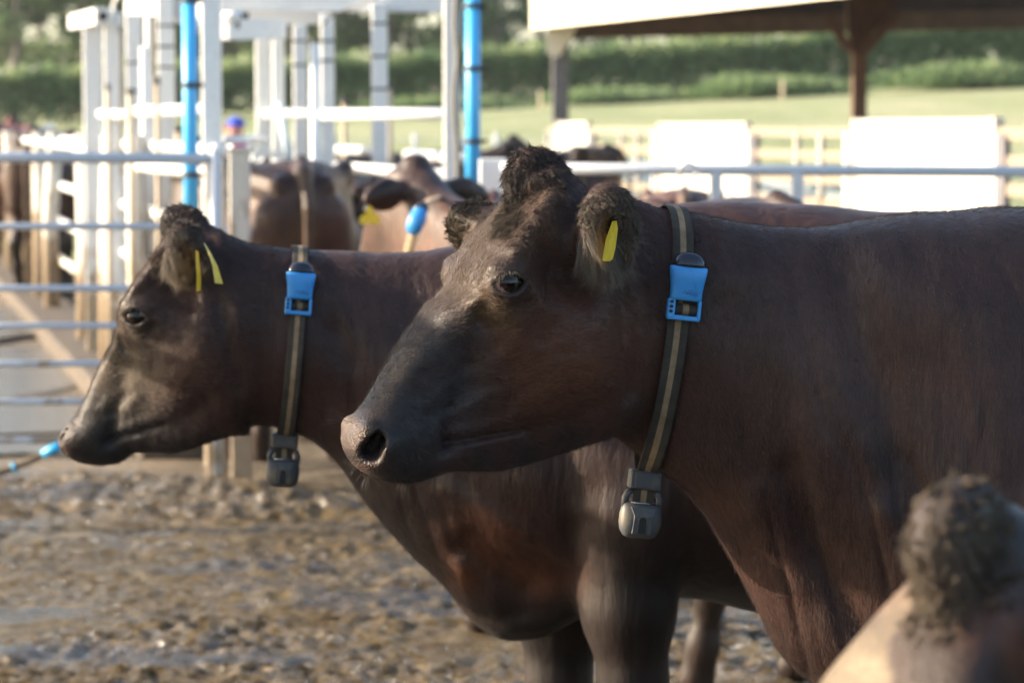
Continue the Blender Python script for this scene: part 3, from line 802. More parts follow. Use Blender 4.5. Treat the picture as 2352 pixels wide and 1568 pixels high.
    feats = [(hu(470, 840), .09, .35, (.05, .024, .014)), (hu(270, 960), .09, .85, (.013, .013, .014)), (hu(230, 1030), .07, .8, (.013, .013, .013)), (hu(400, 1010), .06, .6, (.014, .012, .012)), (hu(315, 728, .1), .023, .95, (.010, .009, .009)),
             (hu(310, 690), .03, .5, (.045, .032, .022)), (hu(285, 850), .075, .85, (.050, .040, .030)), (hu(320, 780), .04, .6, (.05, .038, .028)), (hu(250, 940), .02, .7, (.045, .037, .028)), (hu(410, 620, .1), .03, .7, (.075, .055, .035))]  # side of the nose lightened: sunlit tone painted into the coat
    def ex(C, V):
        def bl(wt, c):
            nonlocal C
            wt = np.clip(wt, 0, 1)[:, None]; C = C * (1 - wt) + np.array(c) * wt
        def g(px, py, r, w=.15): a = B2.to_world(*B2.uv(px, py, w), w); return np.exp(-(((V[:, 0] - a[0]) ** 2 + (V[:, 2] - a[2]) ** 2) / (r * r)))
        bl(.85 * np.maximum(g(1130, 1270, .09), g(1230, 1310, .08)), (.075, .026, .011)); bl(.9 * g(1060, 1330, .025, .1), (.12, .04, .014))
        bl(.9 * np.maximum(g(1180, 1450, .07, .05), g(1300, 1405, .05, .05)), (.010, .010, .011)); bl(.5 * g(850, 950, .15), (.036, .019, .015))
        bl(.85 * np.clip((1.02 - V[:, 2]) / .25, 0, 1) * (1 - .75 * np.maximum(g(1130, 1270, .10), g(1230, 1310, .09))), (.0075, .0058, .0055))  # belly and brisket darkened with painted shade, legs with dark points too
        return C
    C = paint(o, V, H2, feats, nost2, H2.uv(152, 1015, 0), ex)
    eyeball('eye', H2, E2['eye'][0], E2['eye'][1], E2['eye'][2], .0268, (.0, .15), root)
    eyeball('eye', H2, E2['eye'][0], E2['eye'][1], -E2['eye'][2], .0268, (-.0, .15), root)
    return dict(root=root, body=o, V=V, Q=Q, NV=NV, C=C, Pw=Pw, tree=BVHTree.FromPolygons(V.tolist(), Q.tolist()))
c2 = build_cow2()
# ================================================================== collars and ear tags
def strap_material():
    m, nt, b = newmat('collar_webbing')
    uv = nt.nodes.new('ShaderNodeUVMap'); sx = nt.nodes.new('ShaderNodeSeparateXYZ'); nt.links.new(uv.outputs[0], sx.inputs[0])
    st = ramp(nt, sx.outputs[0], [(.345, (0, 0, 0)), (.375, (1, 1, 1)), (.625, (1, 1, 1)), (.655, (0, 0, 0))])
    n = noise(nt, 45, 6, .65); n2 = noise(nt, 300, 3, .6)
    dark = ramp(nt, n, [(.3, (.035, .031, .026)), (.7, (.075, .064, .05))])
    pale = ramp(nt, n, [(.3, (.20, .135, .07)), (.68, (.36, .27, .17))])
    c = mix(nt, st, dark, pale)
    wv = nt.nodes.new('ShaderNodeTexWave'); wv.wave_type = 'BANDS'; wv.bands_direction = 'Y'
    wv.inputs['Scale'].default_value = 1.0; nt.links.new(uv.outputs[0], wv.inputs['Vector'])
    mp = nt.nodes.new('ShaderNodeMapping'); mp.inputs['Scale'].default_value = (1, 95, 1); nt.links.new(uv.outputs[0], mp.inputs[0]); nt.links.new(mp.outputs[0], wv.inputs['Vector'])
    wx = nt.nodes.new('ShaderNodeTexWave'); wx.bands_direction = 'X'
    mp2 = nt.nodes.new('ShaderNodeMapping'); mp2.inputs['Scale'].default_value = (5, 1, 1); nt.links.new(uv.outputs[0], mp2.inputs[0]); nt.links.new(mp2.outputs[0], wx.inputs['Vector'])
    h = mix(nt, .5, wv.outputs['Color'], wx.outputs['Color'])
    c = mix(nt, 1, c, ramp(nt, h, [(.2, (.72, .72, .72)), (.8, (1.1, 1.1, 1.1))]), 'MULTIPLY')
    nt.links.new(c, b.inputs['Base Color']); b.inputs['Roughness'].default_value = .8; b.inputs['Specular IOR Level'].default_value = .25
    bump(nt, b, h, .6, .001)
    return m
M_STRAP = strap_material()
M_BLUE = simple('sensor_blue_plastic', (.030, .235, .56), (.038, .27, .62), 30, .42, bmp=.12, bscale=260, bdist=.0006)
M_BLUED = simple('embossed_blue_plastic', (.015, .13, .34), (.02, .16, .38), 40, .5)
M_BLK = simple('black_gloss_plastic', (.012, .014, .022), (.02, .022, .032), 30, .22, bmp=.1, bscale=160, bdist=.0005)
M_BUC = simple('dirty_grey_plastic', (.055, .057, .06), (.10, .085, .06), 42, .55, bmp=.3, bscale=220, bdist=.0008, r0=.48, r1=.66)
M_DARK = simple('dark_recess', (.01, .01, .01), (.014, .013, .012), 30, .7)
M_STEEL = simple('bright_steel', (.5, .5, .5), (.4, .38, .35), 30, .25, metal=1)
def hull2(P):
    P = sorted(map(tuple, P))
    def half(pts):
        h = []
        for p in pts:
            while len(h) >= 2 and (h[-1][0] - h[-2][0]) * (p[1] - h[-2][1]) - (h[-1][1] - h[-2][1]) * (p[0] - h[-2][0]) <= 0: h.pop()
            h.append(p)
        return h
    a = half(P); b = half(P[::-1]); return np.array(a[:-1] + b[:-1])
def collar(c, B, top, bot, width, tagc, buck, label, wmid, seed=0):
    """top, bot: pixels of the strap line; buck: centre of the buckle; tagc: centre of the sensor tag"""
    d0 = np.array(B.uv(*top, wmid)); d1 = np.array(B.uv(*bot, wmid))
    T = (d1 - d0); Ln = np.linalg.norm(T); T /= Ln; A = np.array([-T[1], T[0]])
    if A[0] < 0: A = -A
    Tw = B.U * T[0] + np.array([0, 0, 1.]) * T[1]; Aw = B.U * A[0] + np.array([0, 0, 1.]) * A[1]; Lw = B.L
    root = empty('cow_collar', B.to_world(d1[0], d1[1], 0), label, 'collar', 'webbing collars with blue sensor tags')
    mid = (d0 + d1) / 2
    ncol, nrow = 9, 150
    G = np.zeros((nrow, ncol, 3))
    for ci in range(ncol):
        off = (ci / (ncol - 1) - .5) * width
        cc = B.to_world(*(mid + A * off), 0)
        pts = []
        for ph in np.linspace(0, 2 * math.pi, 120, endpoint=False):
            d = Lw * math.cos(ph) + Tw * math.sin(ph)
            o = cc + d * .62
            h = c['tree'].ray_cast(Vector(o), Vector(-d), .62)
            if h[0] is not None:
                x = np.array(h[0]) - cc; pts.append((x @ Lw, x @ Tw))
        P = np.array(pts); P *= (1 + .006 / np.linalg.norm(P, axis=1))[:, None]
        end = Ln / 2
        P = np.vstack([P, [(.006, end), (-.006, end)]])
        Hh = hull2(P)
        # start at the buckle, go round
        k = np.argmax(Hh[:, 1] + (Hh[:, 0] > 0) * 1e-4); Hh = np.roll(Hh, -k, 0)
        if Hh[1, 0] < Hh[-1, 0]: Hh = np.vstack([Hh[:1], Hh[:0:-1]])
        Hc = np.vstack([Hh, Hh[:1]]); s = np.concatenate([[0], np.cumsum(np.linalg.norm(np.diff(Hc, axis=0), axis=1))])
        tt = np.linspace(0, s[-1], nrow)
        G[:, ci, 0] = np.interp(tt, s, Hc[:, 0]); G[:, ci, 1] = np.interp(tt, s, Hc[:, 1]); G[:, ci, 2] = off
    W3 = np.array([[B.to_world(*mid, 0) + Lw * g[0] + Tw * g[1] + Aw * g[2] for g in r] for r in G])
    # outward normal for thickness
    cen = B.to_world(*mid, 0)
    V = []; Fq = []
    for layer in (0, 1):
        for r in range(nrow):
            x = W3[r, ncol // 2] - cen; n = x - Tw * (x @ Tw) * .7; n /= np.linalg.norm(n) + 1e-9
            for k in range(ncol): V.append(W3[r, k] + n * (.0022 if layer else 0))
    idx = lambda l, r, k: l * nrow * ncol + r * ncol + k
    for r in range(nrow - 1):
        for k in range(ncol - 1):
            Fq.append((idx(1, r, k), idx(1, r, k + 1), idx(1, r + 1, k + 1), idx(1, r + 1, k)))
            Fq.append((idx(0, r, k), idx(0, r + 1, k), idx(0, r + 1, k + 1), idx(0, r, k + 1)))
        Fq.append((idx(0, r, 0), idx(1, r, 0), idx(1, r + 1, 0), idx(0, r + 1, 0)))
        Fq.append((idx(0, r, ncol - 1), idx(0, r + 1, ncol - 1), idx(1, r + 1, ncol - 1), idx(1, r, ncol - 1)))
    o = mesh_obj('strap', V, Fq, M_STRAP, root)
    uvl = o.data.uv_layers.new(name='UVMap')
    for p in o.data.polygons:
        for li in p.loop_indices:
            vi = o.data.loops[li].vertex_index % (nrow * ncol)
            uvl.data[li].uv = ((vi % ncol) / (ncol - 1), (vi // ncol) / nrow * 12)
    # ---- sensor tag: local axes A (across), T (down), Nn (out)
    hit = c['tree'].ray_cast(Vector(CAM), Vector(ray(*tagc)), 20)
    P0 = np.array(hit[0]); nn = np.array(hit[1]); nn = nn - 0
    if nn @ (CAM - P0) < 0: nn = -nn
    nn = nn * .5 + Lw * .7; Tt = Tw - nn * (Tw @ nn) / (nn @ nn); Tt /= np.linalg.norm(Tt); nn /= np.linalg.norm(nn); At = np.cross(Tt, nn)
    if At @ Aw < 0: At = -At
    P0 = P0 + nn * .004
    S = width / .0305 * .97
    def Lc(a, t, n): return P0 + (At * a + Tt * t + nn * n) * S
    def loft(secs, nseg=28, p=3.2, name='part', mat=None, par=None, capit=True):
        V = []; Fc = []
        for (t, hw, dep) in secs:
            for k in range(nseg):
                a = 2 * math.pi * k / nseg; ca, sa = math.cos(a), math.sin(a)
                V.append(Lc(hw * abs(ca) ** (2 / p) * np.sign(ca), t, dep * .5 + dep * .5 * abs(sa) ** (2 / p) * np.sign(sa)))
        for i in range(len(secs) - 1):
            for k in range(nseg): Fc.append((i * nseg + k, i * nseg + (k + 1) % nseg, (i + 1) * nseg + (k + 1) % nseg, (i + 1) * nseg + k))
        Fc.append(tuple(reversed(range(nseg)))); Fc.append(tuple(range((len(secs) - 1) * nseg, len(secs) * nseg)))
        return mesh_obj(name, V, Fc, mat, par)
    tg = loft([(-.0275, .0268, .022), (-.0262, .0283, .025), (-.020, .0281, .027), (-.010, .0265, .027), (0, .0250, .025), (.010, .0241, .023), (.018, .0239, .022), (.0225, .0239, .021), (.0232, .0225, .019)], name='sensor_tag', mat=M_BLUE, par=root)
    dome = []
    for i in range(9):
        a = math.pi / 2 * i / 8; dome.append((-.0268 - .0225 * math.sin(a), max(.0248 * math.cos(a) ** .8, .001), .004 + .022 * max(math.cos(a), .02) ** .6))
    loft(dome[::-1], p=2.3, name='cap', mat=M_BLK, par=tg)
    # frame round the strap window
    fr = MB()
    def lb(a0, a1, t0, t1, n0, n1, mb):
        b = .0012
        P = []; 
        m = MB().box((0, 0, 0), (a1 - a0, t1 - t0, n1 - n0), 0, b)
        P = [Lc(p[0] + (a0 + a1) / 2, p[1] + (t0 + t1) / 2, p[2] + (n0 + n1) / 2) for p in m.v]
        mb.add(P, m.f)
    lb(-.0262, -.0150, .0215, .0500, .001, .0180, fr); lb(.0190, .0240, .0215, .0500, .001, .0180, fr); lb(-.0252, .0236, .0455, .0525, .0008, .0172, fr)
    lb(-.0250, .0232, .0505, .0530, .0005, .0140, fr)
    fr.build('window_frame', M_BLUE, tg)
    sl = MB()
    for t in (.0265, .0335, .0405):
        m = MB().tube([(0, 0, 0), (0, 0, .0012)], .0026, 12)
        sl.add([Lc(p[0] * 1.15 - .0212, p[1] + t, p[2] + .0174) for p in m.v], m.f)
    lb(-.0152, .0192, .0225, .0456, .002, .004, sl)
    sl.build('slot', M_DARK, tg)
    # strap threaded through the window
    V = []; Fc = []; uvs = []
    for j in range(9):
        a = j / 8 * math.pi
        for i in range(9): V.append(Lc(-.0148 + .0336 * i / 8, .036 - .0085 * math.cos(a) * 1.0, .004 + .0095 * math.sin(a))); uvs.append((i / 8, j * .09))
    for j in range(8):
        for i in range(8): Fc.append((j * 9 + i, j * 9 + i + 1, j * 9 + i + 10, j * 9 + i + 9))
    so = mesh_obj('strap_loop', V, Fc, M_STRAP, tg)
    ul = so.data.uv_layers.new(name='UVMap')
    for p in so.data.polygons:
        for li in p.loop_indices: ul.data[li].uv = uvs[so.data.loops[li].vertex_index]
    # raised panel edge and lettering
    rd = MB()
    pts = [(-.009, .004), (-.0115, .012), (-.010, .0165), (.0125, .0165), (.0145, .012), (.010, -.006), (.002, -.024)]
    zf = lambda t: np.interp(t, [-.024, -.01, 0, .01, .018], [.0268, .0270, .0251, .0232, .0221])
    rd.tube([Lc(a, t, zf(t)) for a, t in pts], .0006 * S, 6)
    rd.build('raised_edge', M_BLUE, tg)
    cu = bpy.data.curves.new('lettering', 'FONT'); cu.body = 'Allflex'; cu.size = .0092; cu.extrude = .0004; cu.shear = .3; cu.offset = .0001
    tmp = bpy.data.objects.new('tmp', cu); COL.objects.link(tmp); bpy.context.view_layer.update()
    me = bpy.data.meshes.new_from_object(tmp.evaluated_get(bpy.context.evaluated_depsgraph_get()))
    LV = [tuple(v.co) for v in me.vertices]; LF = [tuple(p.vertices) for p in me.polygons]
    bpy.data.objects.remove(tmp)
    sgn = 1
    mesh_obj('lettering', [Lc(-.0075 + x, .0125 - y * 1.35 + x * .12, zf(.01) + .0001 + z) for x, y, z in LV], LF, M_BLUED, tg, smooth=False)
    # ---- keeper and buckle under the throat
    Pb = B.to_world(*d1, 0)
    dn = B.to_world(*B.uv(*buck, wmid), 0) - Pb; Lb = np.linalg.norm(dn); dn /= Lb
    Nb = Lw - dn * (Lw @ dn); Nb /= np.linalg.norm(Nb); Ab = np.cross(dn, Nb)
    if Ab @ Aw < 0: Ab = -Ab
    def Lk(a, t, n): return Pb + (Ab * a + dn * t + Nb * n) * S
    def rb(a0, a1, t0, t1, n0, n1, mb, b=.002):
        m = MB().box((0, 0, 0), (a1 - a0, t1 - t0, n1 - n0), 0, b)
        mb.add([Lk(p[0] + (a0 + a1) / 2, p[1] + (t0 + t1) / 2, p[2] + (n0 + n1) / 2) for p in m.v], m.f)
    kp = MB(); rb(-.025, .025, -.004, .025, -.012, .013, kp, .0022); rb(-.017, .020, .0, .021, .0125, .0145, kp, .0008)
    k = kp.build('keeper', M_BUC, root)
    ss = MB()
    V = [Lk(-.0165 + .033 * i / 6, .020 + .030 * j / 4, n) for n in (.0045, .0062) for j in range(5) for i in range(7)]
    Fc = [(j * 7 + i + 35, j * 7 + i + 36, j * 7 + i + 43, j * 7 + i + 42) for j in range(4) for i in range(6)] + [(j * 7 + i, j * 7 + i + 7, j * 7 + i + 8, j * 7 + i + 1) for j in range(4) for i in range(6)]
    so = mesh_obj('strap_end', V, Fc, M_STRAP, root); ul = so.data.uv_layers.new(name='UVMap')
    for p in so.data.polygons:
        for li in p.loop_indices: vi = so.data.loops[li].vertex_index % 35; ul.data[li].uv = ((vi % 7) / 6, vi // 7 * .12)
    # weight body: bowed block with a loop on top
    wb = []; t0 = .048
    for (t, hw, dep) in [(t0 - .002, .022, .008), (t0, .0285, .012), (t0 + .004, .0305, .015), (t0 + .016, .0325, .019), (t0 + .030, .0325, .021), (t0 + .042, .0300, .019), (t0 + .050, .0245, .015), (t0 + .0525, .019, .009)]: wb.append((t, hw, dep))
    V = []; Fc = []; ns = 28
    for (t, hw, dep) in wb:
        for q_ in range(ns):
            a = 2 * math.pi * q_ / ns; ca, sa = math.cos(a), math.sin(a)
            V.append(Lk(hw * abs(ca) ** .72 * np.sign(ca), t, dep * abs(sa) ** .72 * np.sign(sa)))
    for i in range(len(wb) - 1):
        for q_ in range(ns): Fc.append((i * ns + q_, i * ns + (q_ + 1) % ns, (i + 1) * ns + (q_ + 1) % ns, (i + 1) * ns + q_))
    Fc.append(tuple(reversed(range(ns)))); Fc.append(tuple(range((len(wb) - 1) * ns, len(wb) * ns)))
    bu = mesh_obj('buckle', V, Fc, M_BUC, root)
    lp = MB(); lp.tube([Lk(a, t, 0) for a, t in [(-.0265, t0 + .006), (-.027, t0 - .008), (-.024, t0 - .016), (-.0185, t0 - .0195)]], [.0055 * S] * 4, 10)
    lp.tube([Lk(a, t, 0) for a, t in [(.0265, t0 + .006), (.027, t0 - .008), (.024, t0 - .016), (.0185, t0 - .0195)]], [.0055 * S] * 4, 10)
    rb(-.021, .021, t0 - .0215, t0 - .0175, -.003, .002, lp, .001)
    lp.build('loop', M_BUC, bu, smooth=True)
    fp = MB(); F_ = [(-.019, t0 + .004, .0165), (.019, t0 + .004, .0165), (.0135, t0 + .017, .0212), (.0145, t0 + .044, .0200), (-.0145, t0 + .044, .0200), (-.0135, t0 + .017, .0212)]
    top_ = [Lk(a, t, n + .0012) for a, t, n in F_]; bt_ = [Lk(a * 1.06, t, n - .004) for a, t, n in F_]
    fp.add(top_ + bt_, [(0, 1, 2, 5), (5, 2, 3, 4)] + [(i, i + 6, (i + 1) % 6 + 6, (i + 1) % 6) for i in range(6)])
    fp.build('front_plate', M_BUC, bu)
    ar = MB(); m = []
    for i in range(13):
        a = math.pi * i / 12; m.append((-.0062 * math.cos(a), t0 + .0235 - .0062 * math.sin(a)))
    m = [(-.0062, t0 + .0435)] + m + [(.0062, t0 + .0435)]
    ar.add([Lk(a, t, np.interp(t, [t0 + .017, t0 + .044], [.0212, .0200]) + .0016) for a, t in m], [tuple(range(len(m)))])
    ar.build('arch_recess', M_DARK, bu)
    ed = MB(); ed.tube([Lk(a, t, np.interp(t, [t0 + .017, t0 + .044], [.0212, .0200]) + .0014) for a, t in m], .0009 * S, 6); ed.build('arch_edge', M_BUC, bu, smooth=True)
    sb = MB(); sb.tube([Lk(-.019, t0 - .002, .0105), Lk(.019, t0 - .002, .0105)], .0014 * S, 8); sb.build('crossbar', M_STEEL, bu, smooth=True)
    return root
collar(c1, B1, (1560, 487), (1494, 1092), .0300, (1574, 655), (1482, 1195), 'webbing collar with blue sensor tag and dangling buckle on the neck of the nearer cow', .035)
collar(c2, B2, (690, 575), (657, 1003), .0300, (688, 662), (651, 1083), 'webbing collar and blue sensor tag on the cow with its muzzle farthest left', .03)
def slab(name, P, n, th, mat, parent):
    P = [np.array(p) for p in P]; n = np.array(n) / np.linalg.norm(n)
    k = len(P); V = [p + n * th for p in P] + [p - n * th for p in P]
    return mesh_obj(name, V, [tuple(range(k)), tuple(reversed(range(k, 2 * k)))] + [(i, (i + 1) % k, (i + 1) % k + k, i + k) for i in range(k)], mat, parent, smooth=False)
Pw = c1['Pw']
slab('ear_tag', [Pw(1407, 508, .150), Pw(1416, 507, .138), Pw(1419, 525, .137), Pw(1413, 570, .138), Pw(1407, 595, .140), Pw(1400, 600, .146), Pw(1387, 600, .158), Pw(1384, 596, .162), Pw(1392, 550, .160)], H1.L * .7 - H1.U * .7, .0009, M_TAG, c1['root'])
slab('ear_tag', [Pw(1441, 572, .12), Pw(1443, 572, .11), Pw(1443, 596, .11), Pw(1436, 598, .12)], H1.L, .0008, M_TAG, c1['root'])
Pw = c2['Pw']
slab('ear_tag', [Pw(450, 575, .150), Pw(455, 578, .135), Pw(461, 640, .135), Pw(460, 668, .138), Pw(453, 668, .152), Pw(453, 630, .154)], H2.L * .4 - H2.U * .9, .0009, M_TAG, c2['root'])
slab('ear_tag', [Pw(468, 558, .138), Pw(472, 562, .130), Pw(486, 585, .128), Pw(500, 612, .126), Pw(512, 652, .124), Pw(494, 650, .136), Pw(488, 610, .137), Pw(480, 582, .138)], H2.L, .0009, M_TAG, c2['root'])

# ================================================================== hair
def comb(c, B, H):
    def f(P, Nn):
        D = np.tile(np.array([.35, 0, -1.0]), (len(P), 1))
        return D
    return f
FAST = os.environ.get('NOFUR') == '1'
def fur_for(c, H, Pw, eye, zones, n_coat):
    V, Q, NV, C = c['V'], c['Q'], c['NV'], c['C']
    col = lambda P, q: C[q[:, 0]] * 2.1
    head = gauss(V, H.to_world(H.uv(*eye, .08)[0] + .02, H.uv(*eye, .08)[1] - .05, 0), (.32, .3, .32))
    uu, vv, ww = H.loc(V[:, 0], V[:, 1], V[:, 2])
    eu, ev = H.uv(*eye, .1)
    noeye = 1 - np.exp(-((uu - eu) ** 2 + (vv - ev) ** 2) / .026 ** 2)
    nx = np.array([-1.0, 0, 0])
    def dirn(P, Nn):
        u, v, w_ = H.loc(P[:, 0], P[:, 1], P[:, 2])
        D = np.zeros_like(P); D[:] = (.25, 0, -1)
        onh = np.exp(-((u - eu) ** 2 + (v - ev + .05) ** 2) / .26 ** 2)[:, None]
        return D * (1 - onh) + np.array([.75, 0, .25]) * onh
    muz = H.uv(*zones['muzzle'], 0)
    wt = (.25 + head) * noeye * np.clip((np.sqrt((uu - muz[0]) ** 2 + (vv - muz[1]) ** 2) - .045) / .02, 0, 1)
    wt *= np.clip(.35 + .65 * (ww > -.03), 0, 1) * (V[:, 0] < zones['xmax'])
    hair('coat_hair', V, Q, NV, wt, n_coat, .011, dirn, M_FUR, c['root'], rad=.00017, jitter=.20, lift=.16, curl=.12, seg=3, color=col)
    out = []
    P_all = []
    for zi, (pts, r, n, L, dr, colr, jit, lift, curl) in enumerate(zones['long']):
        wz = np.zeros(len(V))
        for p in pts: wz = np.maximum(wz, gauss(V, Pw(*p), r))
        wz = np.where(wz > .25, wz, 0)
        for p in zones.get('bare', []): wz = wz * (1 - gauss(V, Pw(*p), .013))
        dd = np.array(dr, float)
        D = (H.U * dd[0] + np.array([0, 0, 1]) * dd[1] + H.L * dd[2])
        cc = np.array(colr)
        hair('long_hair', V, Q, NV, wz, n, L, (lambda P, Nn, D=D: np.tile(D, (len(P), 1))), M_FUR, c['root'], rad=.00017, jitter=jit, lift=lift, curl=curl, seg=6,
             color=(lambda P, q, cc=cc: np.tile(cc, (len(P), 1)) * rng.uniform(.6, 1.4, (len(P), 1))), lock=18)
z1 = dict(muzzle=(800, 1030), xmax=1.2, bare=[(1398, 505, .12), (1406, 530, .115), (1413, 560, .115)], long=[
    ([(1178, 452, .02), (1186, 408, .02), (1208, 378, .01), (1240, 375, 0), (1268, 398, 0), (1262, 418, .036)], .022, 26000, .0065, (-.3, -.9, .1), (.046, .036, .029), .14, .04, .5),
    ([(1240, 500, .08), (1200, 540, .085), (1225, 450, .04), (1262, 440, .045)], .022, 7000, .008, (-.2, -1, .0), (.10, .062, .042), .2, .10, .3),
    ([(1160, 480, .03), (1150, 500, .05), (1175, 500, .06)], .022, 4500, .013, (-.6, -.8, .0), (.06, .045, .03), .3, .3, .2),
    ([(1392, 480, .12), (1375, 500, .12), (1425, 480, .112), (1440, 530, .112)], .026, 22000, .0058, (-.1, -1, .2), (.085, .068, .047), .28, .15, .5),
    ([(1368, 545, .12), (1360, 565, .11), (1385, 560, .11)], .020, 9000, .036, (.35, -1, .1), (.105, .088, .068), .10, .02, .12),
    ([(1436, 560, .11), (1432, 588, .108)], .018, 4500, .012, (-.1, -1, .1), (.10, .07, .05), .25, .15, .3),
    ([(1079, 508, -.135), (1064, 530, -.135), (1100, 490, -.12)], .032, 17000, .0055, (-.5, .2, .2), (.085, .068, .047), .28, .15, .5)])
z2 = dict(muzzle=(150, 1012), xmax=.0, long=[
    ([(400, 503, 0), (418, 497, 0), (440, 505, 0), (392, 525, 0)], .024, 9000, .0065, (-.2, -.9, .2), (.045, .040, .037), .25, .12, .4),
    ([(422, 535, .12), (410, 555, .12), (448, 545, .115), (460, 590, .11)], .024, 9000, .008, (-.1, -1, .2), (.07, .058, .044), .3, .2, .4),
    ([(405, 585, .112), (395, 590, .10), (415, 600, .11)], .019, 6000, .030, (.2, -1, .1), (.15, .12, .085), .12, .05, .14),
    ([(375, 590, .08), (380, 610, .08)], .02, 2500, .014, (-.2, -1, .1), (.09, .06, .04), .25, .2, .2)])
if not FAST:
    fur_for(c1, H1, c1['Pw'], (1166, 650), z1, 240000)
    fur_for(c2, H2, c2['Pw'], (314, 727), z2, 90000)
# whiskers and lashes
def whiskers(c, H, Pw, spots, lash):
    mb = MB()
    for (px, py, w, dx, dy, L, n) in spots:
        for i in range(n):
            a = Pw(px + rng.normal(0, 9), py + rng.normal(0, 7), w)
            d = H.U * dx + np.array([0, 0, 1]) * dy + rng.normal(0, .25, 3); d /= np.linalg.norm(d); L_ = L * rng.uniform(.5, 1.2)
            mb.tube([a, a + d * L_ * .5, a + d * L_ + np.array([0, 0, -.006])], [.00022, .00016, .00006], 4)
    eu, ev, ew = lash['eye']
    for i in range(46):
        t = rng.uniform(-.95, .95); x = lash['a'] * t; y = lash['h'] * (1 - t * t)
        for s in (1, -1):
            a = H.to_world(eu + x, ev + y + .001, s * (ew + .0235)); d = H.U * (t * .5) + np.array([0, 0, -.15 + rng.uniform(-.2, .3)]) + H.L * s * 1.0; d /= np.linalg.norm(d)
            mb.tube([a, a + d * .010, a + d * .017 + np.array([0, 0, -.004])], [.0003, .00022, .0001], 4)
    mb.build('whisker_hair', M_WH, c['root'], smooth=True)
M_WH = simple('whisker_hair', (.10, .085, .06), (.03, .025, .02), 80, .4)
whiskers(c1, H1, c1['Pw'], [(806, 965, .03, -1, .45, .05, 7), (845, 1095, .02, -.2, -1, .018, 16), (930, 1103, .02, 0, -1, .018, 18), (1000, 1090, .02, .2, -1, .03, 8), (815, 1060, .03, -.8, -.6, .014, 10), (960, 1040, .058, .2, -.3, .02, 14)], E1)
whiskers(c2, H2, c2['Pw'], [(170, 1048, .02, -.3, -1, .018, 8), (220, 1064, .02, 0, -1, .018, 8)], E2)
# ================================================================== ground
def fbm(x, y, f, seed, o=4, g=.5):
    s = 0; a = 1; t = 0
    for k in range(o): s = s + a * vnoise(x * f * 2 ** k + k * 17.3, y * f * 2 ** k + k * 5.1, seed + k); t += a; a *= g
    return s / t
def sstep(a, b, x): t = np.clip((x - a) / (b - a), 0, 1); return t * t * (3 - 2 * t)
def yard_h(x, y):
    mud = 1 - sstep(11.9, 12.5, y + 1.1 * (fbm(x, y, 1.3, 91) - .5))
    clod = np.abs(fbm(x * .8, y * .55, 13, 11, 4, .65) - .5) * 2; rough = sstep(.35, .62, fbm(x, y * .7, 1.7, 13, 3))
    z = mud * ((.015 + .018 * rough) * (1 - clod) ** 3 + .030 * fbm(x, y, 2.2, 5, 3) - .03)
    z = z + mud * (.010 + .012 * rough) * (fbm(x, y * .8, 34, 33, 3, .7) - .5)
    pud = sstep(.68, .76, fbm(x, y, .75, 61, 3))
    z = np.where(mud > .3, np.maximum(z, -.006 - .02 * (1 - pud)), z)
    heap = np.exp(-((y - 12.05 - .25 * np.sin(x * 2.1)) / .28) ** 2) * (.035 + .05 * fbm(x, y, 6, 71, 3))
    z = z + heap * sstep(-.6, -1.0, x + .0 * y) 
    z = z + (1 - mud) * .006 * fbm(x, y, 3, 44)
    return z
def terrain_h(x, y):
    base = np.interp(y, [24, 32, 60, 120, 180, 700], [0, .05, .75, 2.45, 3.6, 9.0])
    return base + sstep(24, 120, y) * (.045 * np.clip(x, -40, 60)) * np.clip(1 - (y - 120) / 300, .2, 1)
def grid_obj(name, xs, ys, hf, mat):
    X, Y = np.meshgrid(xs, ys, indexing='ij'); Z = hf(X, Y)
    V = np.stack([X.ravel(), Y.ravel(), Z.ravel()], 1)
    n = len(ys); i = np.arange(len(xs) - 1)[:, None] * n + np.arange(n - 1)[None]
    i = i.ravel(); Q = np.stack([i, i + n, i + n + 1, i + 1], 1)
    return mesh_np(name, V, Q, mat)
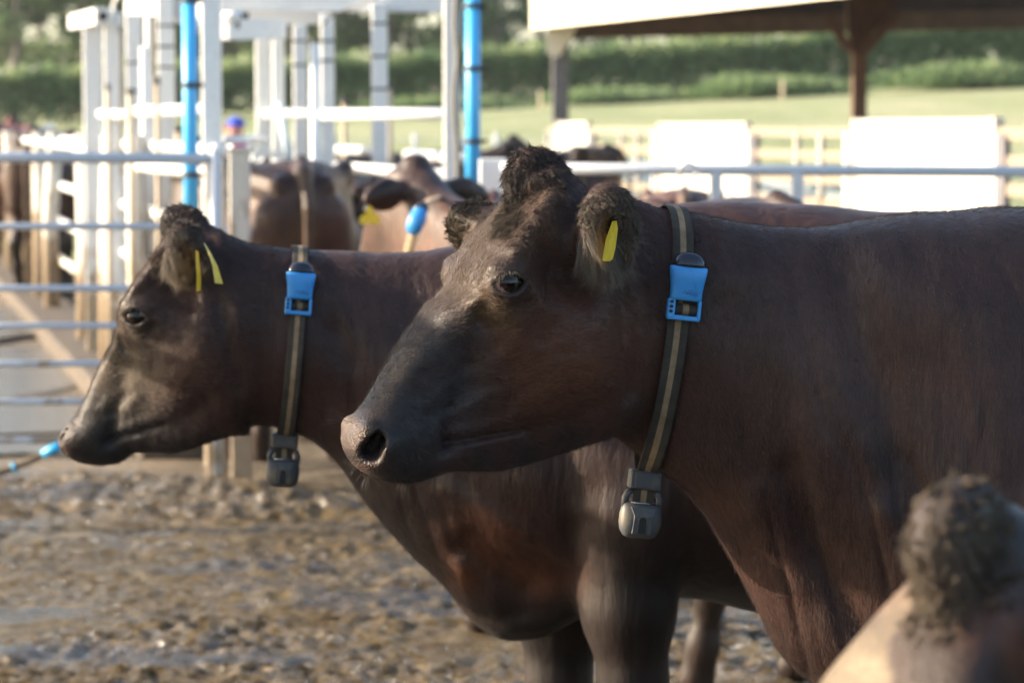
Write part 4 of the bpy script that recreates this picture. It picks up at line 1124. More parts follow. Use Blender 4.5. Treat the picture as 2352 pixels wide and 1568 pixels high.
def mud_material():
    m, nt, b = newmat('slurry_yard')
    tc = nt.nodes.new('ShaderNodeTexCoord'); P = tc.outputs['Object']
    sx = nt.nodes.new('ShaderNodeSeparateXYZ'); nt.links.new(P, sx.inputs[0])
    a = noise(nt, 3.2, 7, .65, vec=P); a2 = noise(nt, 26, 6, .7, vec=P); a3 = noise(nt, 1.1, 4, .5, vec=P)
    am = noise(nt, 13, 7, .75, vec=P, stretch=(.55, 1.0, 1), dist=1.2)
    mud = ramp(nt, am, [(.36, (.020, .012, .006)), (.45, (.062, .040, .018)), (.54, (.165, .115, .058)), (.66, (.44, .34, .21))])
    mud = mix(nt, 1, mud, ramp(nt, a2, [(.35, (.5, .5, .5)), (.65, (1.35, 1.3, 1.25))]), 'MULTIPLY')
    mud = mix(nt, ramp(nt, a, [(.42, (0, 0, 0)), (.62, (1, 1, 1))]), mud, (.13, .088, .036))
    con = ramp(nt, a2, [(.3, (.14, .10, .065)), (.6, (.31, .24, .165)), (.75, (.44, .36, .26))])
    con = mix(nt, ramp(nt, a, [(.45, (0, 0, 0)), (.6, (1, 1, 1))]), con, (.17, .13, .09))
    # yard surface: slurry near, scraped concrete farther off
    mr = nt.nodes.new('ShaderNodeMapRange'); mr.inputs['From Min'].default_value = 11.9; mr.inputs['From Max'].default_value = 12.7
    ad = N(nt, 'ShaderNodeMath', operation='MULTIPLY_ADD'); ad.inputs[1].default_value = 1.6; nt.links.new(a, ad.inputs[0])
    sb = N(nt, 'ShaderNodeMath', operation='SUBTRACT'); sb.inputs[1].default_value = .8
    nt.links.new(sx.outputs[1], ad.inputs[2]); nt.links.new(ad.outputs[0], sb.inputs[0]); nt.links.new(sb.outputs[0], mr.inputs['Value'])
    c = mix(nt, mr.outputs[0], mud, con)
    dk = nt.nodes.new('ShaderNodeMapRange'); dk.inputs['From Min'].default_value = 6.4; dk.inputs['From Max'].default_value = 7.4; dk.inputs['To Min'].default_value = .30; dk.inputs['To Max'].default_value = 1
    nt.links.new(sb.outputs[0], dk.inputs['Value']); c = mix(nt, 1, c, dk.outputs[0], 'MULTIPLY')  # ground around the cows darkened: painted-in shade that also cuts bounce light
    nt.links.new(c, b.inputs['Base Color'])
    ag = noise(nt, 21, 5, .7, vec=P, dist=.5)
    g1 = ramp(nt, ag, [(.45, (0, 0, 0)), (.52, (1, 1, 1))]); g2 = ramp(nt, noise(nt, 1.0, 5, .62, vec=P, stretch=(.8, 1.6, 1)), [(.44, (.35, .35, .35)), (.54, (1, 1, 1))])
    gl = mix(nt, 1, g1, g2, 'MULTIPLY')
    pw = ramp(nt, noise(nt, 1.5, 5, .65, vec=P, stretch=(.6, 1.5, 1), dist=.4), [(.545, (0, 0, 0)), (.60, (1, 1, 1))])
    nt.links.new(mix(nt, pw, ramp(nt, gl, [(0, (.85, .85, .85)), (.5, (.3, .3, .3)), (1, (.13, .13, .13))]), (.10, .10, .10)), b.inputs['Roughness'])
    nt.links.new(mix(nt, pw, ramp(nt, gl, [(0, (.08, .08, .08)), (1, (.85, .85, .85))]), (.8, .8, .8)), b.inputs['Specular IOR Level'])
    c = mix(nt, pw, c, (.06, .042, .02)); nt.links.new(c, b.inputs['Base Color'])
    a5 = noise(nt, 17, 7, .72, vec=P, stretch=(.8, 1.1, 1), dist=.6)
    p = bump(nt, b, a5, 1.0, .045)
    bs = nt.nodes.new('ShaderNodeMapRange'); bs.inputs['To Min'].default_value = 1; bs.inputs['To Max'].default_value = .35; nt.links.new(pw, bs.inputs['Value'])
    nt.links.new(bs.outputs[0], p.node.inputs['Strength'])
    bump(nt, b, noise(nt, 90, 4, .7, vec=P), .7, .010, p)
    return m
M_MUD = mud_material()
xs = graded([(-26, -2.9, 1.0), (-2.9, 2.6, .021), (2.6, 26, 1.0)]); ys = graded([(-6, 6.6, .5), (6.6, 13.0, .024), (13.0, 30, .16)])
yd = grid_obj('yard', xs, ys, yard_h, M_MUD); yd['kind'] = 'structure'
# pasture
def grass_material():
    m, nt, b = newmat('pasture_grass')
    tc = nt.nodes.new('ShaderNodeTexCoord'); P = tc.outputs['Object']
    a = noise(nt, .12, 5, .6, vec=P, stretch=(1, .35, 1)); d = noise(nt, 3, 6, .7, vec=P)
    c = ramp(nt, a, [(.35, (.22, .25, .11)), (.52, (.32, .33, .17)), (.68, (.40, .37, .22))])
    c = mix(nt, 1, c, ramp(nt, d, [(.3, (.65, .65, .65)), (.7, (1.2, 1.2, 1.2))]), 'MULTIPLY')
    nt.links.new(c, b.inputs['Base Color']); b.inputs['Roughness'].default_value = .8; b.inputs['Specular IOR Level'].default_value = .2
    bump(nt, b, d, .8, .08); return m
M_GRASS = grass_material()
fld = grid_obj('pasture', graded([(-700, -60, 20), (-60, 60, 1.5), (60, 700, 20)]), graded([(29.5, 130, 1.5), (130, 700, 15)]), lambda x, y: terrain_h(x, y) - .01 + .05 * (fbm(x, y, .6, 7) - .5), M_GRASS); fld['kind'] = 'structure'
# ================================================================== foliage
def leaf_material(name, dark, mid, light):
    m, nt, b = newmat(name)
    ta = N(nt, 'ShaderNodeAttribute', attribute_name='tint'); oi = nt.nodes.new('ShaderNodeObjectInfo')
    c = ramp(nt, ta.outputs['Fac'], [(0, dark), (.5, mid), (1, light)])
    nt.links.new(mix(nt, 1, c, oi.outputs['Color'], 'MULTIPLY'), b.inputs['Base Color']); b.inputs['Roughness'].default_value = .55; b.inputs['Specular IOR Level'].default_value = .3
    tr = nt.nodes.new('ShaderNodeBsdfTranslucent'); nt.links.new(c, tr.inputs[0])
    mx = nt.nodes.new('ShaderNodeMixShader'); mx.inputs[0].default_value = .45
    nt.links.new(b.outputs[0], mx.inputs[1]); nt.links.new(tr.outputs[0], mx.inputs[2])
    nt.links.new(mx.outputs[0], nt.nodes['Material Output'].inputs['Surface']); return m
M_LEAF = leaf_material('tree_leaves', (.09, .14, .065), (.15, .22, .10), (.24, .31, .15))
M_HEDGE = leaf_material('hedge_leaves', (.085, .145, .065), (.13, .21, .09), (.30, .36, .16))
M_BARK = simple('bark', (.09, .075, .06), (.16, .14, .12), 14, .9, bmp=.6, bscale=20, bdist=.03)
def leafcloud(P, size, t, seed):
    """quads (n,4) scattered at P with random tilt"""
    r = np.random.default_rng(seed); n = len(P)
    a = r.normal(size=(n, 3)); a /= np.linalg.norm(a, axis=1)[:, None]; b = np.cross(a, r.normal(size=(n, 3))); b /= np.linalg.norm(b, axis=1)[:, None]
    s = (size * r.uniform(.5, 1.3, n))[:, None]
    V = np.stack([P - a * s, P - b * s * .55, P + a * s, P + b * s * .55], 1).reshape(-1, 3)
    return V, np.arange(4 * n).reshape(n, 4), np.repeat(t, 4)
def make_tree(h, cr, seed, label, low=.12, dens=4200):
    r = np.random.default_rng(seed)
    root = empty('tree', (0, 0, 0), label, 'tree', 'trees beyond the hedge')
    mb = MB(); top = h * .9
    tp = [(0, 0, 0)]; x = y = 0
    for k in range(1, 7): x += r.normal(0, .12); y += r.normal(0, .12); tp.append((x, y, top * k / 6))
    mb.tube(tp, [.22 * (1 - k / 7.2) + .02 for k in range(7)], 8)
    clumps = []
    for k in range(26):
        t = r.uniform(low, 1); z = h * t; rad = cr * (math.sin(math.pi * min(1, .18 + .8 * t)) ** .7) * r.uniform(.35, 1)
        a = r.uniform(0, 2 * math.pi); c = np.array([math.cos(a) * rad, math.sin(a) * rad, z]); clumps.append((c, r.uniform(.5, 1.15)))
        p0 = np.array([np.interp(z * .8, [q[2] for q in tp], [q[0] for q in tp]), np.interp(z * .8, [q[2] for q in tp], [q[1] for q in tp]), z * .78])
        mb.tube([p0, (p0 + c) / 2 + np.array([0, 0, .15]), c], [.07, .045, .015], 5)
    mb.build('trunk', M_BARK, root, smooth=True)
    P = []; T = []
    for c, s in clumps:
        m = int(dens / 26); q = r.normal(size=(m, 3)); q /= np.linalg.norm(q, axis=1)[:, None]; q *= (r.random((m, 1)) ** .45)
        P.append(c + q * np.array([1.15, 1.15, .8]) * s * cr * .42); T.append(np.clip(r.normal(.45 + .15 * q[:, 2], .22, m) + r.normal(0, .12), 0, 1))
    V, Q, t = leafcloud(np.concatenate(P), .17 * h / 9, np.concatenate(T), seed)
    o = mesh_np('crown', V, Q, M_LEAF, root); color_attr(o, np.repeat(t[:, None], 3, 1))
    return root
def copy_tree(o, parent=None, label=None):
    c = o.copy(); COL.objects.link(c)
    if parent is not None: c.parent = parent
    if label: c['label'] = label
    for ch in list(o.children): copy_tree(ch, c)
    return c
protos = [make_tree(9.5, 2.6, 3, 'x'), make_tree(12, 3.0, 4, 'x', .2), make_tree(8, 2.3, 5, 'x', .08, 2200), make_tree(11, 2.2, 6, 'x', .3, 1500)]
spots = []
trng = np.random.default_rng(21)
# (px of trunk, depth, prototype, scale, tint)
for px, Y, k, s, g in [(-60, 150, 1, 1.1, .62), (30, 146, 3, 1.15, .6), (95, 158, 1, 1.15, .6), (170, 149, 0, 1.3, .62), (240, 160, 1, 1.2, .66), (330, 150, 0, 1.25, .75), (420, 158, 1, 1.1, .8), (520, 150, 3, 1.15, .9), (600, 162, 1, 1.15, .85), (700, 152, 0, 1.25, .9),
    (800, 158, 1, 1.2, .8), (880, 150, 3, 1.2, .7), (940, 165, 1, 1.25, .55), (1010, 152, 0, 1.25, .85), (1095, 160, 1, 1.1, .95), (1165, 151, 0, 1.1, 1.1), (1250, 163, 3, 1.05, .9), (1330, 158, 2, .72, 1.0), (1440, 150, 2, .85, 1.1), (1530, 160, 0, .85, 1.0),
    (1640, 152, 1, .95, .85), (1720, 160, 3, 1.0, .8), (1810, 151, 2, 1.0, .95), (1900, 160, 2, .95, .9), (1985, 150, 2, .62, 1.0), (2120, 156, 2, .48, 1.0), (2230, 150, 2, .62, 1.0), (2310, 158, 0, 1.0, .8), (2400, 150, 1, 1.0, .8)]:
    spots.append((px, Y, k, s, g))
kinds = ['bushy green tree', 'tall broad dark tree', 'low rounded tree', 'thin tree with grey trunk']
refs = ['at the far left edge of the wood', 'beside the far left edge of the wood', 'left of the first white post', 'behind the leftmost white post', 'behind the white posts left of the blue pipe', 'just left of the first blue pipe', 'behind the left blue pipe', 'right of the wide white post', 'behind the leaning white tube', 'behind the middle white posts', 'in the open bay of the white frame', 'left of the banded white post', 'right of the banded white post', 'left of the rightmost white post', 'behind the right blue pipe', 'just right of the right blue pipe',
    'beside the shed roof corner', 'under the shed roof corner', 'right of the grey shed post', 'second from the grey shed post', 'in the middle of the shed opening', 'right of the middle of the shed opening', 'left of the brown shed post', 'touching the brown shed post', 'just right of the brown shed post', 'below the bright sky gap', 'right of the bright sky gap', 'near the right edge under the roof', 'at the right edge under the roof']
first = {}
for (px, Y, k, s, g), ref in zip(spots, refs):
    lab = kinds[k] + ', ' + ref
    if k not in first: o = protos[k]; first[k] = 1; o['label'] = lab
    else: o = copy_tree(protos[k], None, lab)
    p = at(px, 290, Y); o.location = (p[0], Y, float(terrain_h(np.array(p[0]), np.array(Y))) - .1)
    o.scale = (s, s, s); o.rotation_euler = (0, 0, trng.uniform(0, 6.28))
    for ch in o.children: ch.color = (g, g, g * .95, 1)
# hedge
def hedge():
    n = 52000; r = np.random.default_rng(31)
    x = r.uniform(-30, 34, n); top = 2.0 + .35 * (vnoise(x * .7, x * 0, 81) - .3) + .25 * vnoise(x * 2.3, x * 0, 82) + .5 * sstep(10, 22, x)
    v = r.random(n) ** .55; y = r.uniform(-.9, .9, n) * (1 - .3 * v); z = v * top
    sp = r.random(n) < .05; z = np.where(sp, top + r.uniform(0, .35, n), z)
    Y = 120 + y; z0 = terrain_h(x, Y)
    t = np.clip(.12 + .25 * r.random(n) + .55 * sstep(.72, 1.05, z / top) + .55 * (vnoise(x * 1.1 + 40, z * 1.3, 83) - .5) + .3 * (vnoise(x * .35 + 40, z * .8, 84) - .5), 0, 1)
    V, Q, t = leafcloud(np.stack([x, Y, z0 + z], 1), .15, t, 32)
    root = empty('hedge', (0, 120, 2.4), 'long clipped green hedge with pale shoots on top along the field', 'hedge')
    o = mesh_np('foliage', V, Q, M_HEDGE, root); color_attr(o, np.repeat(t[:, None], 3, 1))
    mb = MB()
hedge()
def bush(px, Y, w, h, seed, label, g=1.0):
    h *= .7; g *= .8
    r = np.random.default_rng(seed); n = int(2600 * max(w, .6) / 2)
    q = r.normal(size=(n, 3)); q /= np.linalg.norm(q, axis=1)[:, None]; q *= r.random((n, 1)) ** .4
    q[:, 2] = np.abs(q[:, 2]); sc = 1 + .35 * (vnoise(q[:, 0] * 2.5 + 9, q[:, 1] * 2.5 + q[:, 2] * 3 + 9, seed) - .5)
    p = at(px, 290, Y); z0 = float(terrain_h(np.array(p[0]), np.array(Y)))
    P = np.array([p[0], Y, z0]) + q * np.array([w, w * .7, h]) * sc[:, None]
    V, Q, t = leafcloud(P, .13, np.clip(r.normal(.45 + .3 * q[:, 2], .2), 0, 1), seed)
    root = empty('bush', (p[0], Y, z0), label, 'bush', 'bushes in front of the hedge')
    o = mesh_np('foliage', V, Q, M_HEDGE, root); color_attr(o, np.repeat(t[:, None], 3, 1)); o.color = (g, g, g, 1)
    mb = MB()
    for k in range(4): mb.tube([(p[0] + .1 * k - .15, Y, z0 - .1), (p[0] + (k - 1.5) * w * .35, Y, z0 + h * .75)], [.04, .015], 5)
    mb.build('stems', M_BARK, root)
bush(35, 75, 1.1, .85, 41, 'pale grey green scrub bush by the left edge of the pasture', 1.4)
bush(1420, 114, 3.6, .9, 42, 'low pale bush against the hedge right of the grey shed post', 1.05)
bush(1775, 113, 4.2, 1.3, 43, 'low rounded light green bush between the shed posts', 1.05)
bush(2250, 112, 4.4, 1.5, 44, 'rounded light green bush near the right edge of the hedge', 1.0)
bush(1040, 114, 3.6, .8, 45, 'low bush at the hedge foot behind the right blue pipe', 1.0)
# ================================================================== steelwork, sheds, fences
def painted(name, c, dirt, lvl=.55, rough=.4):
    m, nt, b = newmat(name)
    tc = nt.nodes.new('ShaderNodeTexCoord'); P = tc.outputs['Object']
    n = noise(nt, 7, 8, .7, vec=P, stretch=(1, 1, .5)); n2 = noise(nt, 40, 5, .7, vec=P)
    sx = nt.nodes.new('ShaderNodeSeparateXYZ'); nt.links.new(P, sx.inputs[0])
    mr = nt.nodes.new('ShaderNodeMapRange'); mr.inputs['From Min'].default_value = 1.15; mr.inputs['From Max'].default_value = .0
    mr.inputs['To Min'].default_value = -.10; mr.inputs['To Max'].default_value = .26
    nt.links.new(sx.outputs[2], mr.inputs['Value'])
    ad = N(nt, 'ShaderNodeMath', operation='ADD'); nt.links.new(n, ad.inputs[0]); nt.links.new(mr.outputs[0], ad.inputs[1])
    f = ramp(nt, ad.outputs[0], [(lvl, (0, 0, 0)), (lvl + .09, (1, 1, 1))])
    dc = ramp(nt, n2, [(.3, tuple(k * .6 for k in dirt)), (.7, dirt)])
    nt.links.new(mix(nt, f, mix(nt, 1, ramp(nt, n2, [(.35, tuple(k * .88 for k in c)), (.6, c)]), (1, 1, 1), 'MULTIPLY'), dc), b.inputs['Base Color'])
    b.inputs['Roughness'].default_value = rough; bump(nt, b, n2, .25, .003); return m
M_WHITE = painted('white_painted_steel', (.74, .74, .72), (.42, .32, .21))
M_GALV = painted('galvanised_steel', (.55, .57, .60), (.36, .28, .19), .60, .38)
M_POST = painted('muddy_fence_post', (.56, .52, .45), (.34, .25, .16), .46, .7)
M_BEIGE = painted('beige_pole', (.50, .40, .28), (.3, .22, .14), .6, .6)
M_PIPE = simple('blue_water_pipe', (.055, .40, .80), (.075, .46, .84), 9, .38, bmp=.1, bscale=30)
M_BAND = simple('black_band', (.025, .025, .028), (.05, .05, .05), 20, .6)
M_CABLE = simple('grey_cable', (.11, .105, .095), (.17, .155, .13), 20, .6)
M_BOARD = painted('white_wall_board', (.62, .58, .51), (.5, .42, .32), .66, .6)
M_BROWN = simple('brown_shed_steel', (.085, .042, .026), (.14, .07, .04), 5, .65, bmp=.3, bscale=30, bdist=.004)
M_CLAD = simple('brown_cladding', (.06, .032, .024), (.09, .05, .036), 3, .7, bmp=.3)
M_GREYP = simple('grey_shed_post', (.11, .10, .11), (.16, .15, .16), 5, .6, bmp=.2)
M_CREAM = simple('cream_fascia', (.78, .70, .58), (.70, .60, .46), 4, .6, bmp=.2, bscale=8, bdist=.01)
M_CONC = simple('kerb_concrete', (.11, .082, .056), (.065, .047, .033), 9, .8, bmp=.6, bscale=24, bdist=.01)
def base_at(px, Y): return at(px, 290, Y)[0]
def zat(py, Y): return at(1176, py, Y)[2]
def wpx(w, Y): return w * Y / FPX
def upright(name, px, wd, y0, y1, Y, mat, label, cat='post', round_=False, group=None, depth=None, bands=(), cap=False, parent=None, px2=None):
    x = base_at(px, Y); x2 = base_at(px2, Y) if px2 is not None else x
    zt = zat(y0, Y); zb = 0 if y1 is None else zat(y1, Y); w = wpx(wd, Y); d = depth or w
    root = empty(name, (x2, Y, zb), label, cat, group) if parent is None else parent
    mb = MB()
    if round_: mb.tube([(x2, Y, zb), (x2 * .5 + x * .5, Y, (zb + zt) / 2), (x, Y, zt)], w / 2, 14)
    else: mb.beam((x2, Y, zb), (x, Y, zt), d, w, .006) if abs(x - x2) > 1e-4 else mb.box((x, Y, (zb + zt) / 2), (w, d, zt - zb), 0, .006)
    mb.build('shaft', mat, root, smooth=round_)
    for by in bands:
        z = zat(by, Y); b = MB()
        if round_: b.tube([(x, Y, z - .012), (x, Y, z + .012)], w * .62, 14); b.box((x + w * .7, Y, z), (w * .5, .03, .018), 0, .002)
        else: b.box((x, Y, z), (w + .008, d + .008, .012), 0, .001)
        b.build('band', M_BAND, root)
    if cap: MB().box((x, Y, zt + .004), (w + .02, d + .02, .012), 0, .003).build('cap', mat, root)
    return root
def rail(name, pts, wd, mat, label, cat='rail', group=None, round_=True, h=None):
    """pts: (px, py, Y)"""
    P = [at(*p) for p in pts]; Y = np.mean([p[2] for p in pts]); r = wpx(wd, Y) / 2
    root = empty(name, tuple(P[0]), label, cat, group); mb = MB()
    if round_: mb.tube(P, r, 12)
    else:
        for a, b in zip(P[:-1], P[1:]): mb.beam(a, b, r * 2, h or r * 2, .004)
    mb.build('tube' if round_ else 'bar', mat, root, smooth=round_)
    return root
# ---- seven bar gate at the left
Yg = 11.0; G = empty('field_gate', (base_at(490, Yg), Yg, 0), 'galvanised seven bar gate at the left behind the farther cow', 'gate')
for i, (y, w) in enumerate([(365, 25), (520, 16), (662, 16), (748, 15), (835, 15), (922, 15), (1010, 15)]):
    z = zat(y, Yg); r = wpx(w, Yg) / 2
    MB().tube([(base_at(486, Yg), Yg, z), (base_at(-600, Yg), Yg, z + (.0 if i else 0.012))], r, 12).build('bar', M_GALV, G, smooth=True)
MB().tube([(base_at(492, Yg), Yg, zat(345, Yg)), (base_at(492, Yg), Yg, .2)], wpx(24, Yg) / 2, 12).build('stile', M_GALV, G, smooth=True)
MB().tube([(base_at(-600, Yg), Yg, zat(345, Yg)), (base_at(-600, Yg), Yg, 0)], wpx(24, Yg) / 2, 12).build('stile', M_GALV, G, smooth=True)
# ---- race fence receding to the left: posts on one line, four rails on each side
def lx(Y): return -1.28 - .23 * (Y - 12.2)
names = ['nearest pair member, right of the gate end', 'nearest pair member, left one below the jaw']
u = upright('fence_post', 550, 46, 345, None, 12.1, M_POST, 'thick pale muddy post with flat top beside the rump of the brown cow', cap=True, group='posts of the cattle race')
MB().box((base_at(550, 12.1) + .0, 12.1, zat(345, 12.1) + .018), (.06, .05, .02), 0, .004).build('latch', simple('red_latch', (.5, .05, .04), (.05, .06, .3), 60, .5), u)
upright('fence_post', 492, 44, 372, None, 12.35, M_POST, 'muddy post whose foot shows below the farther cow\'s jaw, left of the thick one', group='posts of the cattle race')
for k, (Y, lab) in enumerate([(15.4, 'post of the race hidden mostly behind the farther cow\'s forehead'), (17.3, 'muddy footed race post just left of the farther cow\'s eye'), (19.1, 'muddy footed race post under the left white frame post'), (22.4, 'pale race post, first one left of the white frame'), (25.4, 'pale race post, second one left of the white frame'), (28.4, 'pale race post, third one left of the white frame'), (31.2, 'pale race post nearest the left edge of the picture'), (23.8, 'pale race post between the first and second left of the white frame'), (26.8, 'pale race post between the second and third left of the white frame')]):
    x = lx(Y); r_ = empty('fence_post', (x, Y, 0), lab, 'post', 'posts of the cattle race')
    MB().tube([(x, Y, 0), (x + rng.normal(0, .012), Y, .8), (x + rng.normal(0, .02), Y, 1.50)], [.068, .064, .060], 12).build('shaft', M_POST, r_, smooth=True)
for z, lab in ((1.44, 'top white rail of the race running away to the left'), (1.08, 'second white rail of the race, sloping down behind the gate'), (.79, 'third white rail of the race, sloping down behind the gate'), (.49, 'lowest white rail of the race, reaching the farther cow\'s eye')):
    r_ = empty('race_rail', (lx(13), 13, z), lab, 'rail', 'rails of the cattle race')
    MB().tube([(lx(12.6) + .09, 12.6, z), (lx(34) + .09, 34, z)], .034, 12).build('tube', M_WHITE, r_, smooth=True)
for z, lab in ((1.40, 'top rail on the far side of the race'), (.95, 'middle rail on the far side of the race'), (.5, 'low rail on the far side of the race')):
    r_ = empty('race_rail', (lx(19) + 1.1, 19, z), lab, 'rail', 'rails of the cattle race')
    MB().tube([(lx(19) + 1.1, 19, z), (lx(36) + 1.1, 36, z)], .032, 12).build('tube', M_WHITE, r_, smooth=True)
kb = empty('kerb', (lx(18), 18, 0), 'low tan concrete kerb under the race posts', 'kerb')
m = MB(); m.beam((lx(13.2) - .02, 13.2, .06), (lx(36) - .02, 36, .06), .42, .14, .02); m.build('block', M_CONC, kb)
# wet lane beyond the kerb is flooded: a thin sheet of standing water
mw, ntw, bw = newmat('standing_water'); bw.inputs['Base Color'].default_value = (.10, .09, .07, 1); bw.inputs['Roughness'].default_value = .16
bump(ntw, bw, noise(ntw, 16, 5, .6), .6, .03)
def puddle(name, cx, cy, rx, ry, seed):
    r = np.random.default_rng(seed); n = 48; pz = .008 + .004 * seed; V = [(cx, cy, pz)]
    for i in range(n):
        a = 2 * math.pi * i / n; k = 1 + .35 * (vnoise(np.array(math.cos(a) * 2 + 5), np.array(math.sin(a) * 2 + 5), seed) - .5) + r.normal(0, .03)
        V.append((cx + math.cos(a) * rx * k, cy + math.sin(a) * ry * k, pz))
    o = mesh_obj(name, V, [(0, i + 1, (i + 1) % n + 1) for i in range(n)], mw); o['kind'] = 'structure'
puddle('puddle', -3.55, 17.6, 1.0, 2.3, 1); puddle('puddle', -2.75, 15.0, .85, .8, 2); puddle('puddle', -2.3, 13.55, .6, .3, 3); puddle('puddle', -3.75, 22.4, .6, 2.2, 8)
# ---- the white shedding frame
FR = 'white uprights of the shedding frame'
UP = [  # px, width, top, bottom(None = ground), Y, material, round, bands, label, px at foot
 (214, 38, 48, None, 18.0, M_WHITE, 0, (), 'leftmost white box post of the frame, under the beam end'),
 (262, 40, 30, None, 17.2, M_WHITE, 0, (), 'white box post with a cable, second from the left of the frame'),
 (309, 34, 22, None, 16.6, M_WHITE, 0, (145, 210), 'white box post with dark bands, behind the bright round tube'),
 (332, 19, 108, None, 15.4, M_WHITE, 1, (), 'bright round white tube left of the left blue pipe'),
 (344, 20, -30, None, 16.0, M_WHITE, 1, (), 'tall thin white tube with a dark cable beside it'),
 (383, 36, -30, None, 15.6, M_WHITE, 0, (60, 108, 155), 'white box post with three dark bands left of the blue pipe'),
 (487, 42, -30, None, 12.9, M_WHITE, 0, (), 'widest white box post, right of the left blue pipe'),
 (606, 34, 92, None, 15.5, M_WHITE, 0, (), 'white post rising behind the rump cow, topped by the lit beam'),
 (640, 26, 88, None, 15.2, M_WHITE, 0, (), 'bright white post with the leaning tube at its foot'),
 (690, 30, 58, None, 16.5, M_WHITE, 0, (95, 150), 'white box post left of the bright round one in the middle'),
 (724, 24, 100, None, 14.6, M_WHITE, 1, (), 'bright round white tube in the middle of the frame'),
 (753, 30, 34, None, 15.0, M_WHITE, 0, (95, 140), 'grey white box post just right of the middle round tube'),
 (872, 36, 6, None, 15.0, M_WHITE, 0, (55, 130, 205), 'lone white box post with three dark bands in the open bay'),
 (1038, 38, -30, None, 13.0, M_WHITE, 0, (), 'rightmost white box post of the frame, with a long cable')]
for i, (px, w, y0, y1, Y, mt, rd, bd, lab) in enumerate(UP):
    upright('frame_post', px, w, y0, y1, Y, mt, lab, 'post', bool(rd), FR, bands=bd)
upright('blue_pipe', 437, 34, -30, 540, 12.6, M_PIPE, 'bright blue upright pipe behind the farther cow\'s poll', 'pipe', True, 'blue upright pipes', bands=(2, 196, 402))
upright('blue_pipe', 1086, 34, -30, 500, 13.2, M_PIPE, 'bright blue upright pipe right of the white frame', 'pipe', True, 'blue upright pipes', bands=(14, 158, 325))
for px, w, y0, y1, Y, lab in [(362, 12, 190, None, 14.6, 'thin beige pole left of the left blue pipe'), (300, 14, 215, None, 15.0, 'thin beige pole with dark tip between white posts'), (248, 11, 205, None, 16.4, 'thin beige pole beside the leftmost white post'),
    (895, 14, 200, None, 15.8, 'thin beige pole touching the lone banded post'), (791, 13, 234, None, 16.2, 'thin beige pole in the open bay of the frame'), (704, 12, 205, None, 17, 'thin beige pole between the two middle white posts'), (409, 16, 300, None, 14.8, 'short beige pole left of the wide white post'), (462, 9, 380, None, 14.0, 'slim beige pole beside the wide white post')]:
    u = upright('pole', px, w, y0, y1, Y, M_BEIGE, lab, 'pole', True, 'thin beige poles')
    MB().tube([(base_at(px, Y), Y, zat(y0, Y) - .01), (base_at(px, Y), Y, zat(y0, Y) + .03)], wpx(w, Y) * .56, 10).build('cap', M_BAND, u)
def cable(pts, wd, label, mat=M_CABLE):
    P = catmull([at(*p) for p in pts], False, 6); Y = pts[0][2]
    root = empty('cable', tuple(P[0]), label, 'cable', 'cables on the frame'); MB().tube(P, wpx(wd, Y) / 2, 8).build('sheath', mat, root, smooth=True)
cable([(1050, -30, 12.9), (1046, 60, 12.9), (1052, 130, 12.9), (1044, 220, 12.9), (1048, 300, 12.9), (1052, 380, 12.9), (1050, 470, 12.9)], 13, 'long dark cable down the rightmost white post')
cable([(357, -30, 15.8), (356, 40, 15.8), (352, 110, 15.8), (354, 180, 15.8), (356, 240, 15.8)], 12, 'dark cable down the thin tube left of the blue pipe')
cable([(276, 60, 17.0), (278, 150, 17.0), (277, 250, 17.0), (279, 400, 17.0)], 8, 'dark cable down the second white post from the left')
cable([(262, 32, 17.0), (262, 8, 17.0), (275, -10, 16.9), (290, -30, 16.8)], 9, 'pale curved hose rising from the second white post', M_WHITE)
cable([(740, 60, 14.9), (760, 40, 14.9), (800, 22, 14.9), (850, 5, 14.8), (880, -20, 14.8)], 5, 'thin slack wire under the top beam of the open bay')
BM = 'beams of the shedding frame'
b0 = rail('beam', [(173, 52, 19.5), (236, 38, 17.0)], 34, M_WHITE, 'lit white beam end sticking out above the leftmost post', 'beam', BM, False, .1)
p_ = at(237, 38, 16.96); MB().box(tuple(p_), (.05, .012, .05), 0, .001).build('open_end', M_DARK, b0)
rail('beam', [(508, 8, 15.1), (1020, 12, 15.1)], 34, M_WHITE, 'long grey white top beam of the open bay', 'beam', BM, False, .08)
rail('beam', [(300, 14, 15.9), (512, 24, 15.5)], 44, M_WHITE, 'grey white top beam left of the widest post', 'beam', BM, False, .1)
rail('beam', [(395, 45, 15.9), (470, 60, 15.9)], 14, M_WHITE, 'short white bar behind the left blue pipe near the top', 'beam', BM, False, .03)
rail('beam', [(508, 40, 15.3), (755, 40, 15.3)], 22, M_WHITE, 'second white beam just under the long top beam', 'beam', BM, False, .08)
rail('beam', [(515, 70, 14.4), (648, 68, 14.9)], 26, M_WHITE, 'short brightly lit beam above the leaning tube', 'beam', BM, False, .1)
cm = rail('floodlight', [(512, 40, 14.2), (556, 37, 14.2)], 25, M_WHITE, 'small white cylindrical lamp hung under the top beam', 'lamp')
MB().tube([at(556, 37, 14.2), at(572, 36, 14.2)], wpx(15, 14.2) / 2, 10).build('lens', M_BAND, cm, smooth=True); MB().tube([at(545, 52, 14.2), at(545, 66, 14.2)], .012, 8).build('bracket', M_BAND, cm)
rail('leaning_tube', [(641, 236, 15.0), (668, 385, 15.0)], 20, simple('pale_blue_tube', (.62, .74, .82), (.75, .8, .82), 20, .4), 'pale blue white tube leaning at the foot of the bright post', 'tube')
RL = 'white rails of the shedding frame'
